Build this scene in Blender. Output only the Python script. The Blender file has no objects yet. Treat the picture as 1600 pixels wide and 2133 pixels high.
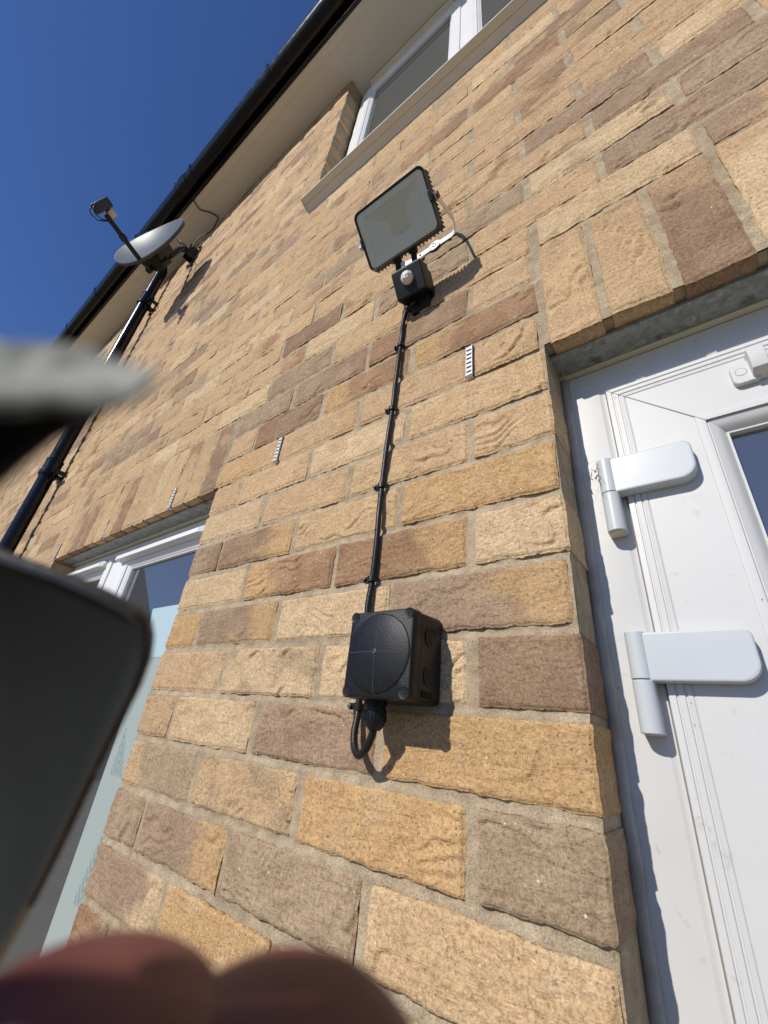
import bpy, bmesh, math, random
import numpy as np
from mathutils import Vector, Matrix
R_ = math.radians
rnd = random.Random(7)
nr = np.random.RandomState(11)
sc = bpy.context.scene
COL = sc.collection

# ------------------------------------------------------------ camera
cd = bpy.data.cameras.new('camera'); cam = bpy.data.objects.new('camera', cd); COL.objects.link(cam)
CP = Vector((0.10069, -0.41571, -0.48375))
RIGHT = Vector((0.79536285, 0.59869116, 0.09469338))
DOWN = Vector((-0.21548062, 0.42529992, -0.87902678))
FWD = Vector((-0.56653865, 0.67874065, 0.4672741))
cam.matrix_world = Matrix(((RIGHT.x, -DOWN.x, -FWD.x, CP.x), (RIGHT.y, -DOWN.y, -FWD.y, CP.y),
                           (RIGHT.z, -DOWN.z, -FWD.z, CP.z), (0, 0, 0, 1)))
cd.sensor_fit = 'HORIZONTAL'; cd.sensor_width = 36.0; cd.lens = 868.244/1600*36
cd.clip_start = 0.001; cd.clip_end = 500
cd.dof.use_dof = True; cd.dof.focus_distance = 0.95; cd.dof.aperture_fstop = cd.lens/1.05
sc.camera = cam
# ------------------------------------------------------------ light
TOSUN = Vector((-0.235, -1.0, 0.69)).normalized()
sd = bpy.data.lights.new('sun', 'SUN'); sun = bpy.data.objects.new('sun', sd); COL.objects.link(sun)
sd.energy = 4.15; sd.angle = R_(0.53); sd.color = (1.0, 0.955, 0.88)
sun.rotation_euler = TOSUN.to_track_quat('Z', 'Y').to_euler(); sun.location = (-3, -8, 6)
w = bpy.data.worlds.new('World'); sc.world = w; w.use_nodes = True
nt = w.node_tree; bg = nt.nodes['Background']
sk = nt.nodes.new('ShaderNodeTexSky'); sk.sky_type = 'NISHITA'; sk.sun_disc = False
sk.sun_elevation = math.asin(TOSUN.z); sk.sun_rotation = math.atan2(TOSUN.x, TOSUN.y)
sk.air_density = 1.0; sk.dust_density = 0.1; sk.ozone_density = 4.0; sk.altitude = 0
hs = nt.nodes.new('ShaderNodeMix'); hs.data_type = 'RGBA'; hs.blend_type = 'MULTIPLY'; hs.inputs[0].default_value = 1; hs.inputs[7].default_value = (.80, 1.0, 1.44, 1); nt.links.new(sk.outputs[0], hs.inputs[6])
nt.links.new(hs.outputs[2], bg.inputs[0]); bg.inputs[1].default_value = 0.078
sc.view_settings.view_transform = 'Standard'; sc.view_settings.look = 'None'
sc.view_settings.exposure = 0; sc.view_settings.gamma = 1

# ------------------------------------------------------------ materials
def new_mat(name, col, rough=0.5, metal=0.0, spec=0.5):
    m = bpy.data.materials.new(name); m.use_nodes = True
    b = m.node_tree.nodes['Principled BSDF']
    b.inputs['Base Color'].default_value = (*col, 1); b.inputs['Roughness'].default_value = rough
    b.inputs['Metallic'].default_value = metal; b.inputs['Specular IOR Level'].default_value = spec
    return m
def N(m, t, **k):
    n = m.node_tree.nodes.new(t)
    for a, v in k.items(): setattr(n, a, v)
    return n
def L(m, a, b): m.node_tree.links.new(a, b)
def coords(m):
    for n in m.node_tree.nodes:
        if n.type == 'TEX_COORD': return n.outputs['Object']
    return N(m, 'ShaderNodeTexCoord').outputs['Object']
def noise(m, scale, detail=3, rough=0.5, vec=None, dist=0.0):
    n = N(m, 'ShaderNodeTexNoise'); n.inputs['Scale'].default_value = scale
    n.inputs['Detail'].default_value = detail; n.inputs['Roughness'].default_value = rough
    n.inputs['Distortion'].default_value = dist
    L(m, vec if vec is not None else coords(m), n.inputs['Vector']); return n.outputs['Fac']
def ramp(m, fac, stops):
    r = N(m, 'ShaderNodeValToRGB'); e = r.color_ramp.elements
    while len(e) < len(stops): e.new(0.5)
    for el, (p, c) in zip(e, stops):
        el.position = p; el.color = (*c, 1) if len(c) == 3 else c
    L(m, fac, r.inputs['Fac']); return r.outputs['Color']
def mix(m, fac, a, b, mode='MIX'):
    n = N(m, 'ShaderNodeMix', data_type='RGBA', blend_type=mode)
    if isinstance(fac, (int, float)): n.inputs[0].default_value = fac
    else: L(m, fac, n.inputs[0])
    for i, v in ((6, a), (7, b)):
        if isinstance(v, tuple): n.inputs[i].default_value = (*v, 1)
        else: L(m, v, n.inputs[i])
    return n.outputs[2]
def bump(m, hs):
    prev = None
    for h, dist in hs:
        b = N(m, 'ShaderNodeBump'); b.inputs['Distance'].default_value = dist; b.inputs['Strength'].default_value = 1
        L(m, h, b.inputs['Height'])
        if prev is not None: L(m, prev, b.inputs['Normal'])
        prev = b.outputs['Normal']
    L(m, prev, m.node_tree.nodes['Principled BSDF'].inputs['Normal'])
def base(m, c): L(m, c, m.node_tree.nodes['Principled BSDF'].inputs['Base Color'])
def mapping(m, sx, sy, sz):
    mp = N(m, 'ShaderNodeMapping'); mp.inputs['Scale'].default_value = (sx, sy, sz); L(m, coords(m), mp.inputs[0]); return mp.outputs[0]

def brick_mat():
    m = new_mat('brick', (.5, .4, .3), 0.9, 0, 0.25)
    at = N(m, 'ShaderNodeAttribute'); at.attribute_name = 'Col'
    g1 = noise(m, 620, 2, 0.6); g2 = noise(m, 260, 3, 0.6); g3 = noise(m, 45, 4, 0.6)
    c = mix(m, 1.0, at.outputs['Color'], ramp(m, g1, [(0.30, (.66, .63, .60)), (0.48, (.98, .98, .98)), (0.62, (1.08, 1.08, 1.08)), (0.74, (1.34, 1.32, 1.27))]), 'MULTIPLY')
    c = mix(m, 1.0, c, ramp(m, g2, [(0.32, (.74, .70, .68)), (0.5, (1, 1, 1)), (0.68, (1.14, 1.14, 1.12))]), 'MULTIPLY')
    c = mix(m, 1.0, c, ramp(m, g3, [(0.3, (.86, .84, .82)), (0.55, (1, 1, 1)), (0.75, (1.08, 1.07, 1.05))]), 'MULTIPLY')
    # pale chips and dark iron spots
    v = N(m, 'ShaderNodeTexVoronoi'); v.inputs['Scale'].default_value = 120; L(m, coords(m), v.inputs['Vector'])
    sel = N(m, 'ShaderNodeSeparateColor'); L(m, v.outputs['Color'], sel.inputs[0])
    a = N(m, 'ShaderNodeMath', operation='GREATER_THAN'); a.inputs[1].default_value = .93; L(m, sel.outputs[0], a.inputs[0])
    d = N(m, 'ShaderNodeMath', operation='LESS_THAN'); d.inputs[1].default_value = .14; L(m, v.outputs['Distance'], d.inputs[0])
    ad = N(m, 'ShaderNodeMath', operation='MULTIPLY'); L(m, a.outputs[0], ad.inputs[0]); L(m, d.outputs[0], ad.inputs[1])
    c = mix(m, ad.outputs[0], c, (.70, .57, .39))
    v2 = N(m, 'ShaderNodeTexVoronoi'); v2.inputs['Scale'].default_value = 210; L(m, coords(m), v2.inputs['Vector'])
    s2 = N(m, 'ShaderNodeSeparateColor'); L(m, v2.outputs['Color'], s2.inputs[0])
    a2 = N(m, 'ShaderNodeMath', operation='GREATER_THAN'); a2.inputs[1].default_value = .95; L(m, s2.outputs[1], a2.inputs[0])
    d2 = N(m, 'ShaderNodeMath', operation='LESS_THAN'); d2.inputs[1].default_value = .22; L(m, v2.outputs['Distance'], d2.inputs[0])
    ad2 = N(m, 'ShaderNodeMath', operation='MULTIPLY'); L(m, a2.outputs[0], ad2.inputs[0]); L(m, d2.outputs[0], ad2.inputs[1])
    c = mix(m, ad2.outputs[0], c, (.20, .14, .10))
    base(m, c)
    st = noise(m, 1.0, 4, 0.62, mapping(m, 38, 38, 120), 0.8)
    bump(m, [(st, .0024), (g2, .0008), (g1, .0005)])
    return m
def mortar_mat():
    m = new_mat('mortar', (.34, .30, .25), 0.95, 0, 0.2)
    g1 = noise(m, 700, 2, 0.6); g2 = noise(m, 60, 4, 0.6); g3 = noise(m, 6, 3)
    c = ramp(m, g2, [(0.3, (.30, .235, .16)), (0.55, (.415, .328, .218)), (0.75, (.49, .405, .295))])
    c = mix(m, 1.0, c, ramp(m, g1, [(0.3, (.6, .6, .6)), (0.5, (1, 1, 1)), (0.72, (1.25, 1.25, 1.25))]), 'MULTIPLY')
    c = mix(m, 1.0, c, ramp(m, g3, [(0.3, (.9, .88, .85)), (0.7, (1.08, 1.08, 1.08))]), 'MULTIPLY')
    base(m, c); bump(m, [(g2, .002), (g1, .0009)])
    return m
M = {'brick': brick_mat(), 'mortar': mortar_mat()}
def pvc(name, col, rough, dirt=True):
    m = new_mat(name, col, rough, 0, 0.3)
    a = noise(m, 9, 4, 0.6); b = noise(m, 55, 5, 0.65)
    c = ramp(m, a, [(0.3, tuple(x*.95 for x in col)), (0.65, col)])
    if dirt:
        c = mix(m, 1.0, c, ramp(m, b, [(0.25, (.78, .75, .70)), (0.36, (1, 1, 1))]), 'MULTIPLY')
        v = N(m, 'ShaderNodeTexVoronoi'); v.inputs['Scale'].default_value = 70; L(m, coords(m), v.inputs['Vector'])
        s = N(m, 'ShaderNodeSeparateColor'); L(m, v.outputs['Color'], s.inputs[0])
        g = N(m, 'ShaderNodeMath', operation='GREATER_THAN'); g.inputs[1].default_value = .89; L(m, s.outputs[0], g.inputs[0])
        d = N(m, 'ShaderNodeMath', operation='LESS_THAN'); d.inputs[1].default_value = .055; L(m, v.outputs['Distance'], d.inputs[0])
        e = N(m, 'ShaderNodeMath', operation='MULTIPLY'); L(m, g.outputs[0], e.inputs[0]); L(m, d.outputs[0], e.inputs[1])
        c = mix(m, e.outputs[0], c, (.25, .22, .18))
    base(m, c); bump(m, [(noise(m, 260, 2), .00003)])
    return m
M['pvc'] = pvc('white_plastic', (.60, .592, .568), 0.42)
M['whitepvc'] = pvc('window_plastic', (.80, .795, .78), 0.35, False)
M['pvc2'] = pvc('hinge_plastic', (.53, .55, .56), 0.34, False)
M['soffit'] = pvc('soffit_plastic', (.68, .635, .535), 0.42)
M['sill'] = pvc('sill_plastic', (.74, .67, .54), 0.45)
M['cream'] = new_mat('cream_plastic', (.62, .58, .42), 0.5)
def seal_mat():
    m = new_mat('sealant', (.6, .58, .53), .6); a = noise(m, 25, 4)
    base(m, ramp(m, a, [(0.3, (.30, .28, .235)), (0.6, (.42, .40, .35))])); bump(m, [(noise(m, 60, 3), .002)]); return m
M['seal'] = seal_mat()
def black(name, col=(.012, .012, .013), rough=.35, b=0.0003, sc_=500):
    m = new_mat(name, col, rough, 0, .32); a = noise(m, 30, 4)
    r = N(m, 'ShaderNodeMapRange'); r.inputs['To Min'].default_value = rough-.08; r.inputs['To Max'].default_value = rough+.14
    L(m, a, r.inputs['Value']); L(m, r.outputs[0], m.node_tree.nodes['Principled BSDF'].inputs['Roughness'])
    dst = noise(m, 140, 4, .7)
    base(m, ramp(m, dst, [(0.5, col), (0.8, tuple(c+.008 for c in col))]))
    bump(m, [(noise(m, sc_, 2), b)]); return m
M['blackbox'] = black('black_box_plastic', (.008, .008, .009), .38, .00022, 900)
M['blackpvc'] = black('black_gutter_plastic', (.004, .004, .0045), .16, .00004)
M['blackcable'] = black('black_cable_sheath', (.012, .012, .012), .38)
M['darkalu'] = black('dark_painted_metal', (.02, .02, .021), .4)
def galv():
    m = new_mat('galvanised_steel', (.35, .37, .36), .6, .25)
    a = noise(m, 22, 5, .65); b = noise(m, 90, 3)
    c = ramp(m, a, [(0.34, (.12, .13, .115)), (0.46, (.33, .345, .32)), (0.56, (.21, .215, .19)), (0.64, (.40, .41, .38)), (0.68, (.30, .19, .09)), (0.74, (.26, .27, .25))])
    base(m, mix(m, 1.0, c, ramp(m, b, [(0.3, (.8, .8, .8)), (0.6, (1, 1, 1))]), 'MULTIPLY')); return m
M['galv'] = galv()
M['zinc'] = new_mat('zinc_plate', (.62, .64, .66), .38, .75)
M['nail'] = new_mat('dull_nail', (.10, .10, .105), .5, .4)
M['rust'] = new_mat('rusty_bolt', (.20, .09, .05), .75, .3)
M['darkgap'] = new_mat('dark_gap', (.02, .017, .014), .9)
M['lampborder'] = new_mat('lamp_border_coating', (.90, .90, .84), .5)
M['reflector'] = new_mat('lamp_reflector', (.88, .88, .85), .5)
M['led'] = new_mat('led_chip', (.80, .75, .62), .6)
def lens_dome():
    m = new_mat('sensor_dome', (.68, .68, .64), .4)
    v = N(m, 'ShaderNodeTexVoronoi'); v.inputs['Scale'].default_value = 190; L(m, coords(m), v.inputs['Vector'])
    bump(m, [(v.outputs['Distance'], .002)]); return m
M['dome'] = lens_dome()
def dish_mat():
    m = new_mat('dish_paint', (.42, .45, .46), .36, .0, .12); a = noise(m, 14, 4)
    base(m, ramp(m, a, [(0.3, (.085, .105, .115)), (0.7, (.11, .13, .14))])); return m
M['dish'] = dish_mat()
M['dishback'] = new_mat('dish_back', (.06, .065, .06), .6)
def glass_mat(name, tint, ttint, gl=.02, ior=2.7, haze=.10):
    m = bpy.data.materials.new(name); m.use_nodes = True; t = m.node_tree; t.nodes.clear()
    o = t.nodes.new('ShaderNodeOutputMaterial'); g = t.nodes.new('ShaderNodeBsdfGlossy'); tr = t.nodes.new('ShaderNodeBsdfTransparent')
    g.inputs['Roughness'].default_value = gl; g.inputs['Color'].default_value = (*tint, 1); tr.inputs['Color'].default_value = (*ttint, 1)
    f = t.nodes.new('ShaderNodeFresnel'); f.inputs['IOR'].default_value = ior
    mx = t.nodes.new('ShaderNodeMixShader'); t.links.new(f.outputs[0], mx.inputs[0]); t.links.new(tr.outputs[0], mx.inputs[1]); t.links.new(g.outputs[0], mx.inputs[2])
    df = t.nodes.new('ShaderNodeBsdfDiffuse'); df.inputs['Color'].default_value = (.48, .50, .50, 1); m2 = t.nodes.new('ShaderNodeMixShader'); m2.inputs[0].default_value = haze  # diffuse haze stands in for brighter reflected light, not dirt on the panes
    t.links.new(mx.outputs[0], m2.inputs[1]); t.links.new(df.outputs[0], m2.inputs[2]); t.links.new(m2.outputs[0], o.inputs[0]); return m
M['glass'] = glass_mat('window_glass', (1, 1, 1), (.62, .66, .66))
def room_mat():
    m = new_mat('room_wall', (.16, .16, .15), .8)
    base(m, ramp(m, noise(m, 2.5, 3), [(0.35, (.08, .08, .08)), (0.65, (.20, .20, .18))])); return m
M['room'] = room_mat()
def film_mat(name, c0, c1):
    m = new_mat(name, c0, .45)
    # fern fronds: stems with slanting leaflets
    def math_(op, a, b=None):
        n = N(m, 'ShaderNodeMath', operation=op)
        for i, v in enumerate((a, b)):
            if v is None: continue
            if isinstance(v, (int, float)): n.inputs[i].default_value = v
            else: L(m, v, n.inputs[i])
        return n.outputs[0]
    s = N(m, 'ShaderNodeSeparateXYZ'); L(m, coords(m), s.inputs[0]); X, Z = s.outputs[0], s.outputs[2]
    tot = None
    for (fx, fz, tilt, ln, wd) in ((-.93, -.66, .25, .17, .026), (-.98, -.83, .10, .15, .022), (-.86, -.50, -.1, .14, .022), (-1.0, -.62, -.3, .10, .03), (-.88, -.82, .3, .16, .024), (-.95, -.46, .2, .09, .03), (-.90, -.33, .25, .08, .03)):
        u = math_('SUBTRACT', math_('SUBTRACT', X, fx), math_('MULTIPLY', math_('SUBTRACT', Z, fz), tilt))
        h = math_('DIVIDE', math_('SUBTRACT', Z, fz), ln)
        au = math_('ABSOLUTE', u)
        width = math_('MULTIPLY', math_('SUBTRACT', 1.0, h), wd)
        teeth = math_('FRACT', math_('MULTIPLY', math_('SUBTRACT', math_('SUBTRACT', Z, fz), math_('MULTIPLY', au, 1.3)), 62.0))
        leaf = math_('LESS_THAN', teeth, .62)
        tb = math_('MULTIPLY', math_('LESS_THAN', au, width), math_('MULTIPLY', math_('GREATER_THAN', h, 0.0), math_('LESS_THAN', h, 1.0)))
        f = math_('MULTIPLY', tb, leaf)
        tot = f if tot is None else math_('MAXIMUM', tot, f)
    base(m, mix(m, math_('MULTIPLY', tot, .9), c0, c1)); return m
M['film'] = film_mat('frosted_film', (.335, .385, .355), (.21, .26, .245))
M['film2'] = film_mat('frosted_film_pale', (.42, .54, .57), (.36, .47, .50))
def ground_mat():
    m = new_mat('paving', (.2, .19, .17), .9); a = noise(m, 3, 5); b = noise(m, 60, 3)
    c = ramp(m, a, [(0.3, (.18, .165, .13)), (0.7, (.27, .25, .20))])
    base(m, mix(m, 1.0, c, ramp(m, b, [(0.3, (.8, .8, .8)), (0.6, (1, 1, 1))]), 'MULTIPLY')); return m
M['ground'] = ground_mat()
def tile_mat():
    m = new_mat('roof_tiles', (.05, .045, .045), .7)
    wv = N(m, 'ShaderNodeTexWave'); wv.bands_direction = 'Z'; wv.inputs['Scale'].default_value = 2.2; L(m, coords(m), wv.inputs['Vector'])
    base(m, ramp(m, wv.outputs['Fac'], [(0.0, (.02, .02, .02)), (0.3, (.06, .05, .05))])); return m
M['tiles'] = tile_mat()
M['farbrick'] = new_mat('far_brick', (.22, .13, .09), .9)

# ------------------------------------------------------------ mesh helpers
def link(name, me, mats, parent=None, smooth=False):
    o = bpy.data.objects.new(name, me); COL.objects.link(o)
    if not isinstance(mats, (list, tuple)): mats = [mats]
    for x in mats: me.materials.append(M[x] if isinstance(x, str) else x)
    if smooth:
        me.polygons.foreach_set('use_smooth', [True]*len(me.polygons))
    if parent is not None: o.parent = parent
    return o
def thing(name, label, cat, loc=(0, 0, 0), group=None):
    o = bpy.data.objects.new(name, None); COL.objects.link(o); o.location = loc; o.empty_display_size = .05
    o['label'] = label; o['category'] = cat
    if group: o['group'] = group
    return o
def tag(o, label, cat, group=None):
    o['label'] = label; o['category'] = cat
    if group: o['group'] = group
    return o
def mesh(name, V, F):
    me = bpy.data.meshes.new(name); me.from_pydata([tuple(v) for v in V], [], F); me.update(); return me
class MB:
    def __init__(s): s.v = []; s.f = []
    def add(s, V, F):
        b = len(s.v); s.v += [tuple(v) for v in V]; s.f += [tuple(i+b for i in f) for f in F]
    def box(s, x0, x1, y0, y1, z0, z1):
        s.add([(x, y, z) for x in (x0, x1) for y in (y0, y1) for z in (z0, z1)],
              [(0, 1, 3, 2), (4, 6, 7, 5), (0, 4, 5, 1), (2, 3, 7, 6), (0, 2, 6, 4), (1, 5, 7, 3)])
    def tube(s, pts, r, n=10, cap=True):
        pts = [Vector(p) for p in pts]; rs = r if isinstance(r, (list, tuple)) else [r]*len(pts)
        rings = []; up = None
        for i, p in enumerate(pts):
            t = (pts[min(i+1, len(pts)-1)]-pts[max(i-1, 0)]).normalized()
            if up is None: up = t.orthogonal().normalized()
            up = (up-t*up.dot(t)).normalized(); sd_ = t.cross(up)
            rings.append([p+(up*math.cos(a)+sd_*math.sin(a))*rs[i] for a in [2*math.pi*k/n for k in range(n)]])
        V = [v for r_ in rings for v in r_]; F = []
        for i in range(len(pts)-1):
            for k in range(n): F.append((i*n+k, i*n+(k+1) % n, (i+1)*n+(k+1) % n, (i+1)*n+k))
        if cap: F.append(tuple(range(n-1, -1, -1))); F.append(tuple((len(pts)-1)*n+k for k in range(n)))
        s.add(V, F)
    def lathe(s, c, ax, prof, n=24):
        ax = Vector(ax).normalized(); u = ax.orthogonal().normalized(); w_ = ax.cross(u); c = Vector(c)
        V = []; F = []
        for (r, h) in prof:
            for k in range(n):
                a = 2*math.pi*k/n; V.append(c+ax*h+(u*math.cos(a)+w_*math.sin(a))*r)
        for i in range(len(prof)-1):
            for k in range(n): F.append((i*n+k, i*n+(k+1) % n, (i+1)*n+(k+1) % n, (i+1)*n+k))
        F.append(tuple(range(n-1, -1, -1))); F.append(tuple((len(prof)-1)*n+k for k in range(n)))
        s.add(V, F)
    def loft(s, loops, closed=True, cap0=False, cap1=False):
        n = len(loops[0]); V = [v for l in loops for v in l]; F = []
        for i in range(len(loops)-1):
            for k in range(n if closed else n-1): F.append((i*n+k, i*n+(k+1) % n, (i+1)*n+(k+1) % n, (i+1)*n+k))
        if cap0: F.append(tuple(range(n-1, -1, -1)))
        if cap1: F.append(tuple((len(loops)-1)*n+k for k in range(n)))
        s.add(V, F)
    def extr(s, prof, x0, x1, fn):
        s.loft([[fn(x0, p) for p in prof], [fn(x1, p) for p in prof]], True, True, True)
    def build(s, name, mats, parent=None, smooth=False, bevel=0, seg=2, mw=None, auto=None):
        me = mesh(name, s.v, s.f)
        bm = bmesh.new(); bm.from_mesh(me); bmesh.ops.recalc_face_normals(bm, faces=bm.faces)
        if mw is not None: bm.transform(mw)
        bm.to_mesh(me); bm.free()
        o = link(name, me, mats, parent, smooth or auto is not None)
        if bevel:
            b = o.modifiers.new('bevel', 'BEVEL'); b.width = bevel; b.segments = seg; b.limit_method = 'ANGLE'; b.angle_limit = R_(40)
            wn = o.modifiers.new('wn', 'WEIGHTED_NORMAL'); me.polygons.foreach_set('use_smooth', [True]*len(me.polygons)); wn.keep_sharp = True
        elif auto is not None:
            bm = bmesh.new(); bm.from_mesh(me)
            for e in bm.edges:
                if len(e.link_faces) == 2 and e.calc_face_angle(0) > R_(auto): e.smooth = False
            bm.to_mesh(me); bm.free()
        return o
def rrect(x0, x1, z0, z1, r, n=5):
    out = []
    for cx, cz, a0 in ((x1-r, z1-r, 0), (x0+r, z1-r, 90), (x0+r, z0+r, 180), (x1-r, z0+r, 270)):
        for k in range(n+1):
            a = R_(a0+90*k/n); out.append((cx+r*math.cos(a), cz+r*math.sin(a)))
    return out

# ------------------------------------------------------------ numpy gradient noise
_perm = nr.permutation(512); _perm = np.concatenate([_perm, _perm]); _ang = nr.rand(512)*2*np.pi
def pn(x, y):
    xi = np.floor(x).astype(int); yi = np.floor(y).astype(int); xf = x-xi; yf = y-yi
    u = xf**3*(xf*(xf*6-15)+10); v = yf**3*(yf*(yf*6-15)+10)
    def g(a, b, fx, fy):
        t = _ang[_perm[(_perm[a & 511]+b) & 511]]; return np.cos(t)*fx+np.sin(t)*fy
    n0 = g(xi, yi, xf, yf)*(1-u)+g(xi+1, yi, xf-1, yf)*u; n1 = g(xi, yi+1, xf, yf-1)*(1-u)+g(xi+1, yi+1, xf-1, yf-1)*u
    return (n0*(1-v)+n1*v)*1.5
def fbm(x, y, o=3):
    s = 0; a = 1
    for i in range(o): s = s+a*pn(x*2**i+17*i, y*2**i+31*i); a *= .5
    return s
def sst(a, b, x): t = np.clip((x-a)/(b-a), 0, 1); return t*t*(3-2*t)

# ------------------------------------------------------------ brickwork
DOOR = (0.0, 0.9175, -2.15, 0.0); WLOW = (-1.9125, -.7775, -1.36, 0.0); WUP = (-.7775, .3475, 1.235, 2.6)
XL, XR, ZB, ZT = -8.0, 3.2, -2.15, 2.56
TYPES = {
 'B': ((.550, .386, .218), (.575, .405, .232)), 'P': ((.605, .452, .278), (.625, .465, .285)), 'O': ((.555, .368, .180), (.54, .352, .172)),
 'K': ((.505, .347, .205), (.54, .376, .222)), 'M': ((.295, .195, .122), (.35, .238, .152)), 'R': ((.325, .198, .115), (.39, .248, .148)),
 'G': ((.375, .28, .182), (.415, .312, .205)), 'V': ((.335, .238, .160), (.385, .275, .185))}
# named near bricks: (course below the soldier line, index from the door) -> base, second tint, where the second tint sits
NEAR = {(0, 0): ('B', 'O', 0), (0, 1): ('K', 'B', 0), (0, 2): ('B', 'O', 1), (0, 3): ('O', 'B', 1),
 (1, 0): ('B', 'P', 0), (1, 1): ('P', 'K', 0), (1, 2): ('B', 'K', 0), (1, 3): ('K', 'B', 0),
 (2, 0): ('B', 'P', 0), (2, 1): ('B', 'K', 0), (2, 2): ('K', 'B', 0), (2, 3): ('P', 'B', 0),
 (3, 0): ('O', 'B', 0), (3, 1): ('B', 'P', 0), (3, 2): ('M', 'O', 1), (3, 3): ('V', 'M', 1),
 (4, 0): ('P', 'B', 0), (4, 1): ('R', 'O', 1), (4, 2): ('R', 'O', -1), (4, 3): ('P', 'B', 0),
 (5, 0): ('V', 'O', 1), (5, 1): ('P', 'B', 0), (5, 2): ('V', 'O', 1), (5, 3): ('O', 'B', 0),
 (6, 0): ('M', 'V', 0), (6, 1): ('P', 'B', 0), (6, 2): ('P', 'G', 0), (6, 3): ('K', 'P', 0),
 (7, 0): ('O', 'B', 0), (7, 1): ('V', 'M', 0), (7, 2): ('P', 'B', 0), (7, 3): ('K', 'B', 0),
 (8, 0): ('G', 'V', 0), (8, 1): ('O', 'B', 0), (8, 2): ('B', 'G', 0), (8, 3): ('G', 'B', -1),
 (9, 0): ('B', 'P', 0), (9, 1): ('G', 'V', 0), (9, 2): ('V', 'O', 1), (9, 3): ('G', 'G', 0),
 (10, 0): ('B', 'K', 0), (10, 1): ('B', 'P', 0), (10, 2): ('O', 'P', 0), (10, 3): ('V', 'P', 1),
 (-1, 0): ('R', 'O', -1), (-1, 1): ('R', 'O', -1), (-1, 2): ('M', 'R', -1), (-1, 3): ('K', 'B', 0),
 (-2, 0): ('K', 'P', 0), (-2, 1): ('M', 'R', -1), (-2, 2): ('V', 'M', 1), (-2, 3): ('G', 'V', 0),
 (-3, 0): ('K', 'B', 0), (-3, 1): ('B', 'P', 0), (-3, 2): ('G', 'V', -1), (-3, 3): ('P', 'B', 0),
 (-4, 0): ('K', 'B', 0), (-4, 1): ('G', 'V', 0), (-4, 2): ('P', 'B', 0), (-3, -1): ('P', 'B', 0), (-4, -1): ('V', 'G', 0), (-5, -1): ('P', 'G', 0),
 (-6, -1): ('V', 'M', 0), (-5, 0): ('G', 'V', 0), (-7, -1): ('V', 'R', 0), (-4, -2): ('K', 'B', 0)}
POOL = 'BBBBBBPPPPKKKKKKKKMGVR'
CV = Vector((CP.x, CP.y, CP.z))
bv, bf, bc, bs = [], [], [], []
bcount = 0
def grid_faces(n, m, b, flip=False):
    i, j = np.meshgrid(np.arange(n-1), np.arange(m-1), indexing='ij')
    a = (b+i*m+j).ravel(); q = np.stack([a, a+m, a+m+1, a+1], 1)
    return q[:, ::-1] if flip else q
def colour(kind, k2, side, u, v, sx, sz, seed):
    A = np.array(TYPES[kind][0]); A2 = np.array(TYPES[kind][1]); B = np.array(TYPES[k2][0])
    base_ = A+(A2-A)*np.clip(.5+fbm(u*14+seed, v*14+seed*2, 2)*.9, 0, 1)[..., None]
    n = fbm(u*16+seed*3.1, v*20+seed*.7, 3)
    if side: mk = sst(.58, .88, (u/sx*.5+.5 if side > 0 else .5-u/sx*.5)+n*.20)*.82
    else: mk = sst(.05, .75, n)*.7
    return base_*(1-mk[..., None])+B*mk[..., None]
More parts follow.
